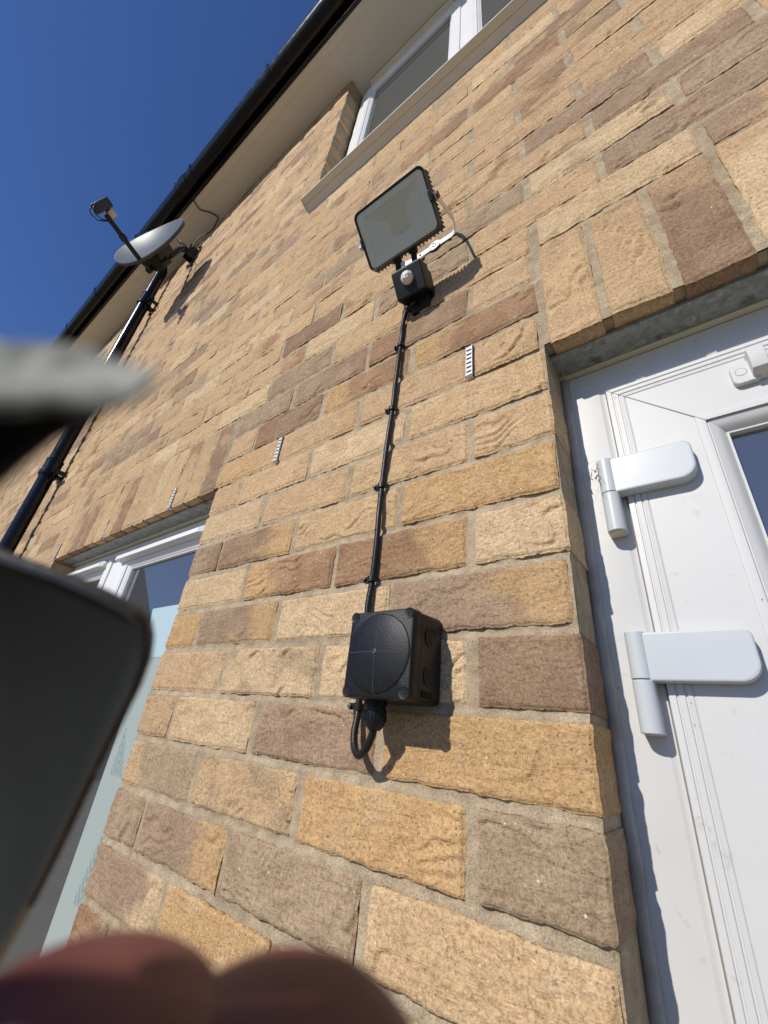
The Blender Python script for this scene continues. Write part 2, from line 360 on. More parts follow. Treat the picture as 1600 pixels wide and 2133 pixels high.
def add_brick(x0, x1, z0, z1, kind, k2, side, vertical=False, deep=None, res=None):
    """front-faced brick with its own relief; deep = sides that turn into an opening ('l','r','b')"""
    global bcount
    cx, cz = (x0+x1)/2, (z0+z1)/2; sx, sz = (x1-x0)/2, (z1-z0)/2
    d = (Vector((cx, 0, cz))-CV).length
    if res is None: res = .0019 if d < .72 else .003 if d < 1.15 else .0045 if d < 1.8 else .0075 if d < 3.0 else .016
    nx = max(4, int(2*sx/res)+1); nz = max(4, int(2*sz/res)+1)
    u = np.linspace(-sx, sx, nx); v = np.linspace(-sz, sz, nz); U, V = np.meshgrid(u, v, indexing='ij')
    s = rnd.uniform(0, 900); s2 = rnd.uniform(0, 900)
    # outline wobble
    wob = .0010
    ex = sst(.55, 1, np.abs(U)/sx); ez = sst(.4, 1, np.abs(V)/sz)
    Xw = U+ex*wob*np.sign(U)*(fbm(V*60+s, V*0+s2, 3)); Zw = V+ez*wob*1.3*np.sign(V)*(fbm(U*45+s2, U*0+s+3, 3))
    P_, Q_ = (V, U) if vertical else (U, V)
    h = .0017*fbm(U*13+s, V*18+s2, 2)+.00035*fbm(U*150+s2, V*150+s, 2)
    e0 = np.minimum(sx-np.abs(U), sz-np.abs(V)); ef = .35+.65*sst(.001, .008, e0)
    if res < .012:
        amp = rnd.choice((.0016, .0028, .0040, .0052)); 
        vv = Q_*rnd.uniform(26, 46)+2.4*pn(P_*9+s, Q_*11+s2)+1.1*pn(P_*24+s2, Q_*26+s)+P_*rnd.uniform(-9, 9)
        fr = vv-np.floor(vv); saw = (1-fr)*sst(0, .10, fr)
        mk = sst(.02, .42, pn(P_*13+s*2, Q_*24+s2*2))
        h = h+amp*(saw-.45)*mk*ef
        vv = Q_*70+3.0*pn(P_*16+s2, Q_*18+s); fr = vv-np.floor(vv)
        h = h+.0014*ef*((1-fr)*sst(0, .15, fr)-.4)*sst(.05, .4, pn(P_*20+s, Q_*30+s2+9))
    e = e0+.0006*fbm(U*90+s, V*90, 2)
    er = .0028 if res < .007 else .005
    h = h-.0042*np.clip(1-e/er, 0, 1)**2
    if kind is None: kind, k2, side = rnd.choice(POOL), rnd.choice('BKGKMVR'), rnd.choice((0, 0, 0, 1, -1))
    off = rnd.uniform(-.0009, .0009); tl = rnd.uniform(-.004, .004); tz = rnd.uniform(-.01, .01)
    Y = -(h+off+U*tl+V*tz)
    if vertical: C = colour(kind, k2, side, V, U, sz, sx, s)
    else: C = colour(kind, k2, side, U, V, sx, sz, s)
    C = C*rnd.uniform(.93, 1.05)*np.array([.965, .938, .900])
    b = bcount
    bv.append(np.stack([Xw+cx, Y, Zw+cz], -1).reshape(-1, 3)); bc.append(C.reshape(-1, 3)); bf.append(grid_faces(nx, nz, b)); bcount += nx*nz
    # skirt round the edge going back into the joint
    idx = np.concatenate([np.arange(nx)*nz, (nx-1)*nz+np.arange(1, nz), (np.arange(nx-2, -1, -1))*nz+nz-1, np.arange(nz-2, 0, -1)])
    ring = np.stack([Xw+cx, Y, Zw+cz], -1).reshape(-1, 3)[idx]; n = len(ring)
    back = ring.copy(); back[:, 1] = .02 if not deep else .108
    steps = [back]
    if deep:
        steps = []
        K = 9 if d < 2 else 2
        for k in range(1, K+1):
            r_ = ring.copy(); r_[:, 1] = ring[:, 1]*(1-k/K)+.108*k/K
            r_[:, 0] += .0003*fbm(r_[:, 1]*120+s, r_[:, 2]*120+s2, 2); steps.append(r_)
    prev = b+idx; cc = C.reshape(-1, 3)[idx]
    for r_ in steps:
        bv.append(r_); bc.append(cc); cur = bcount+np.arange(n); bcount += n
        bf.append(np.stack([prev, np.roll(prev, -1), np.roll(cur, -1), cur], 1)); prev = cur
openings = (DOOR, WLOW, WUP)
def clip_runs(x0, x1, z0, z1):
    """cut a brick span by openings and soldier courses; returns [(a,b,deep)]"""
    runs = [(x0, x1, '')]
    blocks = [(o[0], o[1], o[2], o[3]+(.2175 if o is not WUP else 0)) for o in openings]
    for o in blocks:
        out = []
        for a, b, dp in runs:
            if z1 <= o[2]+.002 or z0 >= o[3]-.002 or b <= o[0] or a >= o[1]: out.append((a, b, dp)); continue
            real = z0 < o[3]-.22 or (o[3] > 2.5)
            if a < o[0]: out.append((a, min(b, o[0]-(0 if real else .006)), dp+('r' if real else '')))
            if b > o[1]: out.append((max(a, o[1]+(0 if real else .006)), b, dp+('l' if real else '')))
        runs = out
    return runs
n0, n1 = int((0-ZT)/.075)-1, int(2.15/.075)
for n in range(n0, n1+1):
    z1 = -.010-.075*(n-1); z0 = z1-.065       # course 1 sits right under the door head
    if z0 > ZT or z1 < ZB: continue
    z1 = min(z1, ZT)
    if z1-z0 < .02: continue
    odd = n % 2 != 0
    start = 0.0 if odd else -.1125+.010
    # bricks to the left and right of the door jamb on the same bond
    k = -15
    while True:
        xr = (0.0 if odd else .1225-.010)-.225*k if False else None
        break
    for k in range(-15, 37):
        xr = -.225*k+(0.0 if odd else .1125)
        xl = xr-.215
        if xr < XL or xl > XR: continue
        # index from the door: odd courses 0 = touching the jamb; even courses 0 = half brick
        idx = k
        jr = rnd.uniform(-.0018, .0018); jl = rnd.uniform(-.0018, .0018)
        a_, b_ = xl+.0015+jl, xr-.0015+jr
        for (a, b, dp) in clip_runs(max(a_, XL), min(b_, XR), z0, z1):
            if b-a < .03: continue
            if 'r' in dp and abs(b) < .01: b = .0030+rnd.uniform(-.0006, .0006)
            kk = NEAR.get((n, idx))
            if kk is None: add_brick(a, b, z0+rnd.uniform(-.001, .001), z1+rnd.uniform(-.001, .001), None, None, 0, deep=dp or None)
            else: add_brick(a, b, z0+rnd.uniform(-.001, .001), z1+rnd.uniform(-.001, .001), kk[0], kk[1], kk[2], deep=dp or None)
# soldier courses
for (o, first, kinds) in ((DOOR, .010, 'BBMPBKBPKBKBB'), (WLOW, -1.9105, 'BKMRKBBRKBPBKBM')):
    k = 0
    while True:
        a = first+.075*k; b = a+.064
        if b > o[1]+.003: break
        t = kinds[k % len(kinds)]
        sec = {'K': 'R', 'O': 'M', 'M': 'K'}.get(t, 'K')
        add_brick(a, b, 0.0+rnd.uniform(-.0015, .001), .2145, t, sec, rnd.choice((0, 1)) if t != 'O' else 0, vertical=True, deep='b')
        k += 1
V_ = np.concatenate(bv); F_ = np.concatenate(bf); C_ = np.concatenate(bc)
me = bpy.data.meshes.new('brickwork'); me.vertices.add(len(V_)); me.vertices.foreach_set('co', V_.ravel())
me.loops.add(F_.size); me.loops.foreach_set('vertex_index', F_.ravel().astype(np.int32))
me.polygons.add(len(F_)); me.polygons.foreach_set('loop_start', np.arange(0, F_.size, 4, dtype=np.int32)); me.polygons.foreach_set('loop_total', np.full(len(F_), 4, dtype=np.int32))
me.update(calc_edges=True); me.validate()
ca = me.color_attributes.new('Col', 'FLOAT_COLOR', 'POINT'); ca.data.foreach_set('color', np.concatenate([C_, np.ones((len(C_), 1))], 1).ravel())
house = thing('house', 'yellow buff brick house wall with white plastic door and windows filling the picture', 'house', (-2, 0, -2.15))
def hp(o):  # parent to house keeping world place
    o.parent = house; o.matrix_parent_inverse = Matrix.Translation((2, 0, 2.15)); return o
def loc_parent(o, p, loc):
    o.parent = p; o.matrix_parent_inverse = Matrix.Translation(Vector(loc)*-1); return o
wall = link('brickwork', me, 'brick', None, False); hp(wall)
# mortar sheet with real relief
def lines(a, b, near0, near1, fine, coarse):
    out = [a]
    while out[-1] < b-1e-6:
        x = out[-1]; dist = max(near0-x, x-near1, 0); st = min(coarse, fine+dist*.04)
        nx_ = min(b, x+st)
        out.append(nx_)
    return np.array(out)
def snapl(arr, vals):
    arr = arr.copy()
    for v in vals:
        arr[np.argmin(abs(arr-v))] = v
    return np.unique(arr)
jx = .002
xs = snapl(lines(XL, XR, -.85, .3, .0035, .15), [DOOR[0]+.0014, DOOR[1]+jx, WLOW[0]-jx, WLOW[1]+jx, WUP[1]+jx])
rows = np.arange(int(-ZT/.075)-2, int(-ZB/.075)+3)
zs = np.concatenate([-.075*rows+o_ for o_ in (.006, .0008, -.0030, -.0065, -.0102, -.016, -.040)]+[[ZB, ZT, WLOW[2], .0032, WUP[2]]])
zs = np.unique(np.round(zs[(zs >= ZB) & (zs <= ZT)], 5)); zs = zs[np.concatenate([[True], np.diff(zs) > .0012])]
zs = snapl(zs, [.003, WLOW[2], WUP[2]])
Xg, Zg = np.meshgrid(xs, zs, indexing='ij')
tj = ((-Zg) % .075)/.0105   # 0 under the brick above, 1 on top of the brick below: struck joint
Yg = np.where(tj <= 1.05, .0062-.0036*np.clip(tj, 0, 1), .0040)+.0010*fbm(Xg*55, Zg*55, 3)+.0010*fbm(Xg*9+5, Zg*9, 2)
MV = np.stack([Xg, Yg, Zg], -1).reshape(-1, 3); q = grid_faces(len(xs), len(zs), 0)
cen = MV[q].mean(1); keep = np.ones(len(q), bool)
for o in openings:
    keep &= ~((cen[:, 0] > (o[0]+.0014 if o is DOOR else o[0]-jx)) & (cen[:, 0] < o[1]+jx) & (cen[:, 2] > o[2]) & (cen[:, 2] < o[3]+(.003 if o is not WUP else 0)))
q = q[keep]
mb = MB(); me2 = bpy.data.meshes.new('mortar'); me2.from_pydata(MV.tolist(), [], q.tolist()); me2.update()
mo = link('mortar', me2, 'mortar', None, True); hp(mo)
for o in openings:
    for a, b in ((o[0]-.02, o[0]+(.0014 if o is DOOR else -jx)), (o[1]+jx, o[1]+.02)):
        mb = MB(); mb.box(a, b, .006, .104, o[2], min(o[3], ZT)); hp(mb.build('reveal_mortar', 'mortar'))
for o in (DOOR, WLOW):
    mb = MB(); mb.box(o[0], o[1], .0065, .104, .003, .02); hp(mb.build('reveal_mortar', 'mortar'))

# ------------------------------------------------------------ lintels
def lintel(o):
    mb = MB(); mb.box(o[0]+.001, o[1]-.001, .026, .066, -.0045, -.0025); mb.box(o[0]+.001, o[1]-.001, .026, .028, -.0025, .0)
    hp(mb.build('steel_lintel', 'galv'))
    mb = MB(); mb.box(o[0]+.001, o[1]-.001, .0668, .140, -.0062, -.001); hp(mb.build('lintel_flange', 'cream'))
lintel(DOOR); lintel(WLOW)

# ------------------------------------------------------------ mitred frames
def mitre(mb, prof, x0, x1, z0, z1):
    loops = []
    for d, y in prof: loops.append([(x0+d, y, z0+d), (x1-d, y, z0+d), (x1-d, y, z1-d), (x0+d, y, z1-d)])
    mb.loft(loops, True)
FY = .066
# door
dr = bpy.data.objects.new('door', None); COL.objects.link(dr); dr.location = (.46, .07, -2.1); hp(dr)
def dp(o): return loc_parent(o, dr, Vector((.46, .07, -2.1)))
mb = MB(); mitre(mb, [(.007, .125), (.007, FY+.002), (.008, FY), (.046, FY), (.0475, FY+.001), (.0535, FY+.001), (.0545, FY+.006), (.0545, .12)], DOOR[0], DOOR[1], DOOR[2], 0.0)
dp(mb.build('door_frame', 'pvc', auto=50))
L0 = .0550
prof = [(0, .12), (0, .0625), (.0008, .0610), (.0060, .0605), (.0066, .0618), (.0078, .0618), (.0084, .0605), (.0130, .0605), (.0136, .0618), (.0148, .0618), (.0154, .0605), (.0190, .0608), (.0198, .0618), (.0208, .0610),
        (.0806, .0610), (.0814, .0602), (.0850, .0600), (.0895, .0603), (.0838, .0635), (.0915, .0635), (.0922, .0625), (.0960, .0640), (.1000, .0675), (.1030, .0720), (.1042, .0735), (.1050, .0728), (.1062, .0728), (.1068, .0745), (.1068, .1)]
mb = MB(); mitre(mb, prof, DOOR[0]+L0, DOOR[1]-L0, DOOR[2], -.0530)
leafo = dp(mb.build('door_leaf', 'pvc', auto=30))
mb = MB()
for cx_, cz_ in ((DOOR[0]+L0, -.053),):
    mb.add([(cx_+.001, .0604, cz_-.0012), (cx_+.0015, .0604, cz_-.0004), (cx_+.0900, .0598, cz_-.0892), (cx_+.0894, .0598, cz_-.0900)], [(0, 1, 2, 3)])
dp(mb.build('mitre_seam', new_mat('seam_line', (.38, .36, .32), .8)))
gx0, gx1, gz0, gz1 = DOOR[0]+L0+.106, DOOR[1]-L0-.106, -1.0, -.053-.106
mb = MB(); mb.box(gx0, gx1, .0800, .084, DOOR[2]+.1, gz1); g_ = dp(mb.build('glass_pane', 'glass'))
mb = MB(); 
for k, (za, zb, xa, xb) in enumerate(((-.232, -.222, .190, .40), (-.275, -.257, .205, .42), (-.315, -.30, .19, .42), (-.36, -.345, .2, .42))):
    mb.box(xa, xb, .150, .153, za, zb)
dp(mb.build('pale_strip', new_mat('pale_strip_white', (.55, .58, .56), .5)))  # pale horizontal strips set behind the door glass
# sealant bead down the jamb (irregular) and along the head
def bead(pts, r, name, parentf):
    mb = MB(); mb.tube(pts, r, 8); return parentf(mb.build(name, 'seal', smooth=True))
zz = np.linspace(-2.1, -.012, 150)
bead([(.0060+.0010*float(fbm(np.array([z*14.]), np.array([3.]))[0]), .0640, z) for z in zz], [.0062+.0010*float(fbm(np.array([z*11.]), np.array([9.]))[0]) for z in zz], 'jamb_sealant', dp)
# hinges
def hinge(z1, z0, zs_, x0=.0325, fx=.1255):
    e = bpy.data.objects.new('hinge', None); COL.objects.link(e); e.location = (x0+.01, .05, zs_); e.parent = dr
    e.matrix_parent_inverse = Matrix.Translation(Vector((.46, .07, -2.1))*-1)
    def pe(o): o.parent = e; o.matrix_parent_inverse = Matrix.Translation(Vector((x0+.01, .05, zs_))*-1); return o
    def prof(x0_, x1_, yf, yb, r):  # D section
        cx = (x0_+x1_)/2; w_ = (x1_-x0_)/2
        out = [(x0_, yb)]
        for k in range(13):
            a = math.pi-math.pi*k/12; out.append((cx+w_*math.cos(a), yf+r-r*math.sin(a)))
        out.append((x1_, yb)); return out
    p = prof(x0, x0+.0185, .0415, FY, .0085)
    mb = MB(); mb.loft([[(x, y, z0) for x, y in p], [(x, y, zs_-.0004) for x, y in p]], True, True, True); pe(mb.build('lower_knuckle', 'pvc2', bevel=.0009))
    mb = MB(); mb.loft([[(x, y, zs_+.0004) for x, y in p], [(x, y, z1) for x, y in p]], True, True, True); pe(mb.build('upper_knuckle', 'pvc2', bevel=.0007))
    # end cap under the knuckle
    q_ = [((x-x0-.00925)*.72+x0+.00925, (y-.054)*.72+.054) for x, y in p]
    mb = MB(); mb.loft([[(x, y, z0-.0006) for x, y in q_], [(x, y, z0+.001) for x, y in q_]], True, True, True); pe(mb.build('end_cap', 'cream'))
    # flag
    top = z1-.0005; bot = zs_-.0015; pts = [(x0+.0145, top), (x0+.0145, bot)]
    r1 = .016; r2 = .0075
    for k in range(9): a = R_(-90+90*k/8); pts.append((fx-r1+r1*math.cos(a), bot+r1+r1*math.sin(a)))
    for k in range(7): a = R_(90*k/6); pts.append((fx-r2+r2*math.cos(a), top-r2+r2*math.sin(a)))
    loops = []
    cxm = sum(p_[0] for p_ in pts)/len(pts); czm = (top+bot)/2
    for y, s_ in ((.0608, 0), (.0500, 0), (.0490, -.0004), (.0485, 0), (.0455, .0006), (.0445, .0025)):
        loops.append([(x-math.copysign(min(s_, abs(x-cxm)), x-cxm) if x > x0+.02 else x, y, z-math.copysign(s_, z-czm)) for x, z in pts])
    mb = MB(); mb.loft(loops, True, True, True); pe(mb.build('flag', 'pvc2', bevel=.0006))
    return e
hinge(-.1700, -.2640, -.2155, x0=.0310, fx=.125); hinge(-.3735, -.4620, -.4170, x0=.0295, fx=.127)
# small catch on the head rail of the leaf
mb = MB()
p_ = rrect(.1765, .2010, -.1210, -.0925, .006); mb.loft([[(x, .0605, z) for x, z in p_], [(x, .0545, z) for x, z in p_], [((x-.1888)*.95+.1888, .0538, (z+.1067)*.95-.1067) for x, z in p_]], True, True, True)
ct = dp(mb.build('catch', 'pvc', auto=40))
def pc(o): o.parent = ct; return o
mb = MB(); mb.extr([(.0605, -.1195), (.042, -.1150), (.0395, -.104), (.0395, -.0935), (.0425, -.0865), (.0605, -.0830)], .1930, .2075, lambda x, p: (x, p[0], p[1])); o = mb.build('catch_arm', 'pvc', bevel=.0012); o.parent = ct; o.matrix_parent_inverse = Matrix(); o.location = (0, 0, 0)
mb = MB(); mb.extr([(.0605, -.1150), (.050, -.1150), (.0485, -.104), (.0485, -.0955), (.0605, -.0950)], .2075, .24, lambda x, p: (x, p[0], p[1])); mb.build('catch_bar', 'pvc', bevel=.001).parent = ct
mb = MB(); mb.lathe((.1852, .0538, -.1060), (0, -1, 0), [(.0049, -.0005), (.0049, .0000), (.0045, .0003)], 24); mb.build('screw_cover', 'pvc').parent = ct
mb = MB(); mb.lathe((.1852, .0538, -.1060), (0, -1, 0), [(.0053, -.0003), (.0053, .0001)], 24); mb.build('cover_gap', new_mat('cap_shadow_gap', (.25, .25, .24), .8)).parent = ct

ct.location = ct.location+Vector((.001, 0, .008))
dr.location.y += .010
# ------------------------------------------------------------ windows
def sash(mb, x0, x1, z0, z1, y):
    pr_ = [(0, y+.03), (0, y+.001), (.0015, y), (.030, y), (.031, y+.0015), (.034, y+.0015), (.035, y+.0005), (.042, y+.0005), (.043, y+.004), (.050, y+.008), (.054, y+.013), (.056, y+.013), (.0565, y+.022)]
    mitre(mb, pr_, x0, x1, z0, z1)
def window(name, o, y, mull, zt, pane_split, label_none=None):
    e = bpy.data.objects.new('window', None); COL.objects.link(e); c = Vector(((o[0]+o[1])/2, y, o[2])); e.location = c; hp(e)
    return e, (lambda ob: loc_parent(ob, e, c))
# lower window
wy = .080
we, wp = window('window', WLOW, wy, None, None, None)
mb = MB(); mitre(mb, [(.006, wy+.05), (.006, wy+.001), (.0075, wy), (.034, wy), (.036, wy+.002), (.036, wy+.012), (.060, wy+.012), (.060, wy+.06)], WLOW[0], WLOW[1], WLOW[2], -.004)
mb.box(-1.505, -1.400, wy, wy+.05, WLOW[2]+.03, -.034)
wp(mb.build('frame', 'whitepvc', auto=30))
mb = MB(); sash(mb, -1.4000, WLOW[1]-.036, WLOW[2]+.036, -.038, wy-.006); wp(mb.build('sash', 'whitepvc', auto=30))
mb = MB(); sash(mb, WLOW[0]+.036, -1.5050, WLOW[2]+.036, -.038, wy-.006); wp(mb.build('sash', 'whitepvc', auto=30))
mb = MB(); mb.box(-1.347, WLOW[1]-.08, wy+.0155, wy+.019, WLOW[2]+.08, -.085); wp(mb.build('glass_pane', 'glass'))
mb = MB(); mb.box(WLOW[0]+.08, -1.558, wy+.0155, wy+.019, WLOW[2]+.08, -.085); wp(mb.build('glass_pane', 'glass'))
def canopy(x0, x1):
    mb = MB(); y = wy-.006
    pr_ = [(y, -.034), (y-.021, -.0520), (y-.022, -.0660), (y-.018, -.0675), (y-.016, -.0630), (y, -.070)]
    mb.extr(pr_, x0, x1, lambda x, p: (x, p[0], p[1])); wp(mb.build('trickle_vent', 'whitepvc', bevel=.0006))
    for xe, s_ in ((x0-.012, 1), (x1+.012, -1)):
        mb = MB(); mb.loft([[(xe+s_*.0115, a, b) for a, b in pr_], [(xe, a*.5+(y)*.5, b*.6-.0225) for a, b in pr_]], True, True, True)
        wp(mb.build('trickle_vent_end_cap', 'whitepvc'))
canopy(-1.415, -.915); canopy(-1.865, -1.555)
mb = MB(); mb.box(-1.062, WLOW[1]-.06, .0940, .0948, WLOW[2]+.05, -.3725); wp(mb.build('frosted_film', 'film'))
xf = WLOW[1]-.06; mb = MB(); mb.add([(-1.108, .0938, -.243), (xf, .0938, -.243), (xf, .0938, -.3720), (-1.075, .0938, -.3720), (-1.108, .0946, -.243), (xf, .0946, -.243), (xf, .0946, -.3720), (-1.075, .0946, -.3720)],
                  [(0, 1, 2, 3), (4, 7, 6, 5), (0, 4, 5, 1), (2, 6, 7, 3), (1, 5, 6, 2), (0, 3, 7, 4)]); wp(mb.build('frosted_film', 'film2'))
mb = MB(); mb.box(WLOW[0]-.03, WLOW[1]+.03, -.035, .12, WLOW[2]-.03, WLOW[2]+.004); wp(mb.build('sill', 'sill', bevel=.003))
# upper window
uy = .080
ue, up_ = window('window', WUP, uy, None, None, None)
mb = MB(); mitre(mb, [(.022, uy+.05), (.022, uy+.001), (.0235, uy), (.052, uy), (.054, uy+.002), (.054, uy+.012), (.07, uy+.012), (.07, uy+.06)], WUP[0]-.0085, WUP[1]+.0085, WUP[2]+.0, 2.52)
mb.box(-.186, -.155, uy, uy+.05, WUP[2]+.05, 2.47)
up_(mb.build('frame', 'whitepvc', auto=30))
mb = MB(); sash(mb, WUP[0]+.046, -.1860, WUP[2]+.054, 2.468, uy-.006); up_(mb.build('sash', 'whitepvc', auto=30))
mb = MB(); sash(mb, -.1550, WUP[1]-.046, WUP[2]+.054, 2.468, uy-.006); up_(mb.build('sash', 'whitepvc', auto=30))
mb = MB(); mb.box(WUP[0]+.10, -.240, uy+.0155, uy+.019, WUP[2]+.09, 2.42); up_(mb.build('glass_pane', 'glass'))
mb = MB(); mb.box(-.100, WUP[1]-.10, uy+.0155, uy+.019, WUP[2]+.09, 2.42); up_(mb.build('glass_pane', 'glass'))
mb = MB(); mb.extr([(uy, 2.496), (uy-.022, 2.492), (uy-.024, 2.474), (uy, 2.466)], -.70, -.22, lambda x, p: (x, p[0], p[1])); up_(mb.build('trickle_vent', 'soffit', bevel=.001))
mb = MB()
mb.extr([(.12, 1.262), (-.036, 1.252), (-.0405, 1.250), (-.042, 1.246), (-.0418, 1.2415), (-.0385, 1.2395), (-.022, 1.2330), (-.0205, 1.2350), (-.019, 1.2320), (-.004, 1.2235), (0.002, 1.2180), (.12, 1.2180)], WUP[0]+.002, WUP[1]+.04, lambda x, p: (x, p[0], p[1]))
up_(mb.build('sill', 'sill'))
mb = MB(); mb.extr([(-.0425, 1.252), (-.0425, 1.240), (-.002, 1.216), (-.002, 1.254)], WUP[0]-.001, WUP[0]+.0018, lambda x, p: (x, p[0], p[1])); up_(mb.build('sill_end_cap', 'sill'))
mb = MB(); mb.box(WUP[0]+.001, WUP[0]+.0145, .082, .11, WUP[2], 2.5); up_(mb.build('dark_seal', 'darkgap'))
mb = MB(); 
for k in range(3): mb.box(-.62+.1*k, -.60+.1*k, .140, .143, 1.35, 2.33)
up_(mb.build('blind', new_mat('blind_cloth', (.30, .31, .27), .8)))
# rooms behind the glass
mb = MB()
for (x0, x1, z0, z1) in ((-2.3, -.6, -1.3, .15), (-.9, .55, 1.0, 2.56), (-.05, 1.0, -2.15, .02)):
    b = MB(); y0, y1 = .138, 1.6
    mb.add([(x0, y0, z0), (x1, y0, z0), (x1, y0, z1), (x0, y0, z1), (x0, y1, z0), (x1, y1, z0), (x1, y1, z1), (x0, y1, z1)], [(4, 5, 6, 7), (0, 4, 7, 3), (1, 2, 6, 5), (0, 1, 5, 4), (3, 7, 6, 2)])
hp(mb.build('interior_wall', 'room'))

# ------------------------------------------------------------ eaves
SZ = 2.50
mb = MB(); mb.box(XL, XR, -.172, .16, SZ, SZ+.010); so = hp(mb.build('soffit', 'soffit'))
mb = MB(); mb.box(XL, XR, -.1745, -.135, SZ-.0025, SZ-.0003); hp(mb.build('soffit_trim', 'soffit', bevel=.0008))
mb = MB(); mb.box(XL, XR, -.192, -.175, SZ-.006, SZ+.19); hp(mb.build('fascia', 'blackpvc', bevel=.001))
mb = MB(); mb.loft([[(XL, -.24, SZ+.185), (XL, 4.2, SZ+2.9), (XL, 4.2, SZ+2.95), (XL, -.25, SZ+.215)], [(XR, -.24, SZ+.185), (XR, 4.2, SZ+2.9), (XR, 4.2, SZ+2.95), (XR, -.25, SZ+.215)]], True, True, True)
hp(mb.build('roof', 'tiles'))
mb = MB(); mb.box(WUP[0]-.0, XR, -.0, .002, 2.50, 2.51)
# side and back walls so that the house has a body
mb = MB(); mb.box(XL, XL+.1, .03, 8, ZB, ZT); mb.box(XR-.1, XR, .03, 8, ZB, ZT); mb.box(XL, XR, 7.9, 8, ZB, ZT); mb.box(XL+.1, XR-.1, 1.7, 1.8, ZB, ZT)
hp(mb.build('side_wall', 'farbrick'))

# gutter
gy, gz, gr = -.2335, 2.600, .0565
gt = thing('gutter', 'black half round plastic gutter running along the eaves', 'gutter', (-2, gy, gz))
def gp(o): return loc_parent(o, gt, (-2, gy, gz))
def gprof(r, t):
    o = [(gy-r*math.cos(R_(a)), gz-r*math.sin(R_(a))) for a in range(0, 181, 9)]
    i = [(gy-(r-t)*math.cos(R_(a)), gz-(r-t)*math.sin(R_(a))) for a in range(180, -1, -9)]
    return [(gy-r, gz+.006)]+o+[(gy+r, gz+.006), (gy+r-t, gz+.006)]+i+[(gy-r+t, gz+.006)]
mb = MB(); mb.extr(gprof(gr, .0025), XL, XR, lambda x, p: (x, p[0], p[1])); gp(mb.build('trough', 'blackpvc', auto=30))
def bracket(x, wd):
    mb = MB(); mb.extr(gprof(gr+.0035, .003), x-wd, x+wd, lambda x_, p: (x_, p[0], p[1])); mb.box(x-wd*.5, x+wd*.5, gy-gr-.006, gy-gr+.004, gz+.004, gz+.014); mb.box(x-wd*.6, x+wd*.6, gy+gr-.006, -.19, gz-.02, gz+.02)
    return mb
for x, wd in ((-1.15, .012), (-1.93, .012), (-2.05, .055), (-2.11, .010), (-2.69, .012), (-3.45, .014), (-4.1, .012), (-5.0, .012), (-.2, .012), (.7, .012)):
    gp(bracket(x, wd).build('union_bracket' if wd > .03 else 'gutter_clip', 'blackpvc', auto=30))
# downpipe
px_, py_, pr0 = -2.56, -.0620, .034
pt = thing('downpipe', 'black round plastic downpipe clipped to the brick wall below the satellite dish', 'downpipe', (px_, py_, -2.15))
def pp(o): return loc_parent(o, pt, (px_, py_, -2.15))
mb = MB(); mb.tube([(px_, py_, -2.15), (px_, py_, 0), (px_, py_, 2.36), (px_, py_-.012, 2.40), (px_, gy+.012, 2.52), (px_, gy, 2.56)], pr0, 32); pp(mb.build('pipe', 'blackpvc', auto=50))
for z in (.60, 2.02, -1.2):
    mb = MB(); mb.lathe((px_, py_, z), (0, 0, 1), [(pr0+.0005, -.052), (pr0+.0048, -.050), (pr0+.0048, .045), (pr0+.0065, .047), (pr0+.0065, .055), (pr0+.0005, .057)], 32); pp(mb.build('pipe_socket', 'blackpvc', auto=30))
for z in (.57, 1.98, -1.3):
    mb = MB(); mb.lathe((px_, py_, z), (0, 0, 1), [(pr0+.009, -.012), (pr0+.009, .012)], 32); mb.box(px_-.014, px_+.014, py_+.03, -.002, z-.012, z+.012); mb.box(px_-.05, px_+.05, -.0068, -.0015, z-.013, z+.013)
    mb.box(px_+pr0-.004, px_+pr0+.055, py_-.004, py_+.008, z-.012, z+.012); mb.box(px_+pr0+.043, px_+pr0+.055, py_+.004, -.002, z-.012, z+.012)
    pp(mb.build('pipe_bracket', 'blackpvc', bevel=.0012))

# ------------------------------------------------------------ satellite dish
dc = Vector((-1.997, -.222, 1.861)); yaw, tilt, droll = .291, .206, .066
dR = Vector((math.cos(yaw), math.sin(yaw), 0)); dF0 = Vector((math.sin(yaw), -math.cos(yaw), 0))
dU = Vector((0, 0, 1))*math.cos(tilt)-dF0*math.sin(tilt); dF = dF0*math.cos(tilt)+Vector((0, 0, 1))*math.sin(tilt)
dR, dU = dR*math.cos(droll)+dU*math.sin(droll), dU*math.cos(droll)-dR*math.sin(droll)
def D(a, b, c): return dc+dR*a+dU*b+dF*c
DW, DH, DF_ = .473, .365, .32
sat = thing('satellite_dish', 'grey oval satellite dish on a black wall bracket just below the gutter', 'satellite dish', tuple(dc))
def sp(o): return loc_parent(o, sat, dc)
def dpt(rr, t, off=0):
    a = DW/2*rr*math.cos(t); b = DH/2*rr*math.sin(t); return D(a, b, (a*a+(b+.1)**2)/4/DF_-off)
mb = MB(); rr = [0.02, .15, .3, .45, .6, .75, .88, .97, 1.0]
mb.loft([[dpt(r, 2*math.pi*k/64) for k in range(64)] for r in rr], True, True)
sp(mb.build('reflector', 'dish', smooth=True))
mb = MB()
mb.loft([[dpt(r, 2*math.pi*k/64, .0) for k in range(64)] for r in (1.0,)]+[[dpt(1.012, 2*math.pi*k/64, -.001) for k in range(64)], [dpt(1.012, 2*math.pi*k/64, .018) for k in range(64)], [dpt(.985, 2*math.pi*k/64, .018) for k in range(64)], [dpt(.97, 2*math.pi*k/64, .006) for k in range(64)]]
        + [[dpt(r, 2*math.pi*k/64, .0035) for k in range(64)] for r in (.8, .5, .2, .02)], True, False, True)
sp(mb.build('rim', 'dishback', smooth=True))
ab = D(0, -.176, .0); ae = D(.0, -.198, .225)
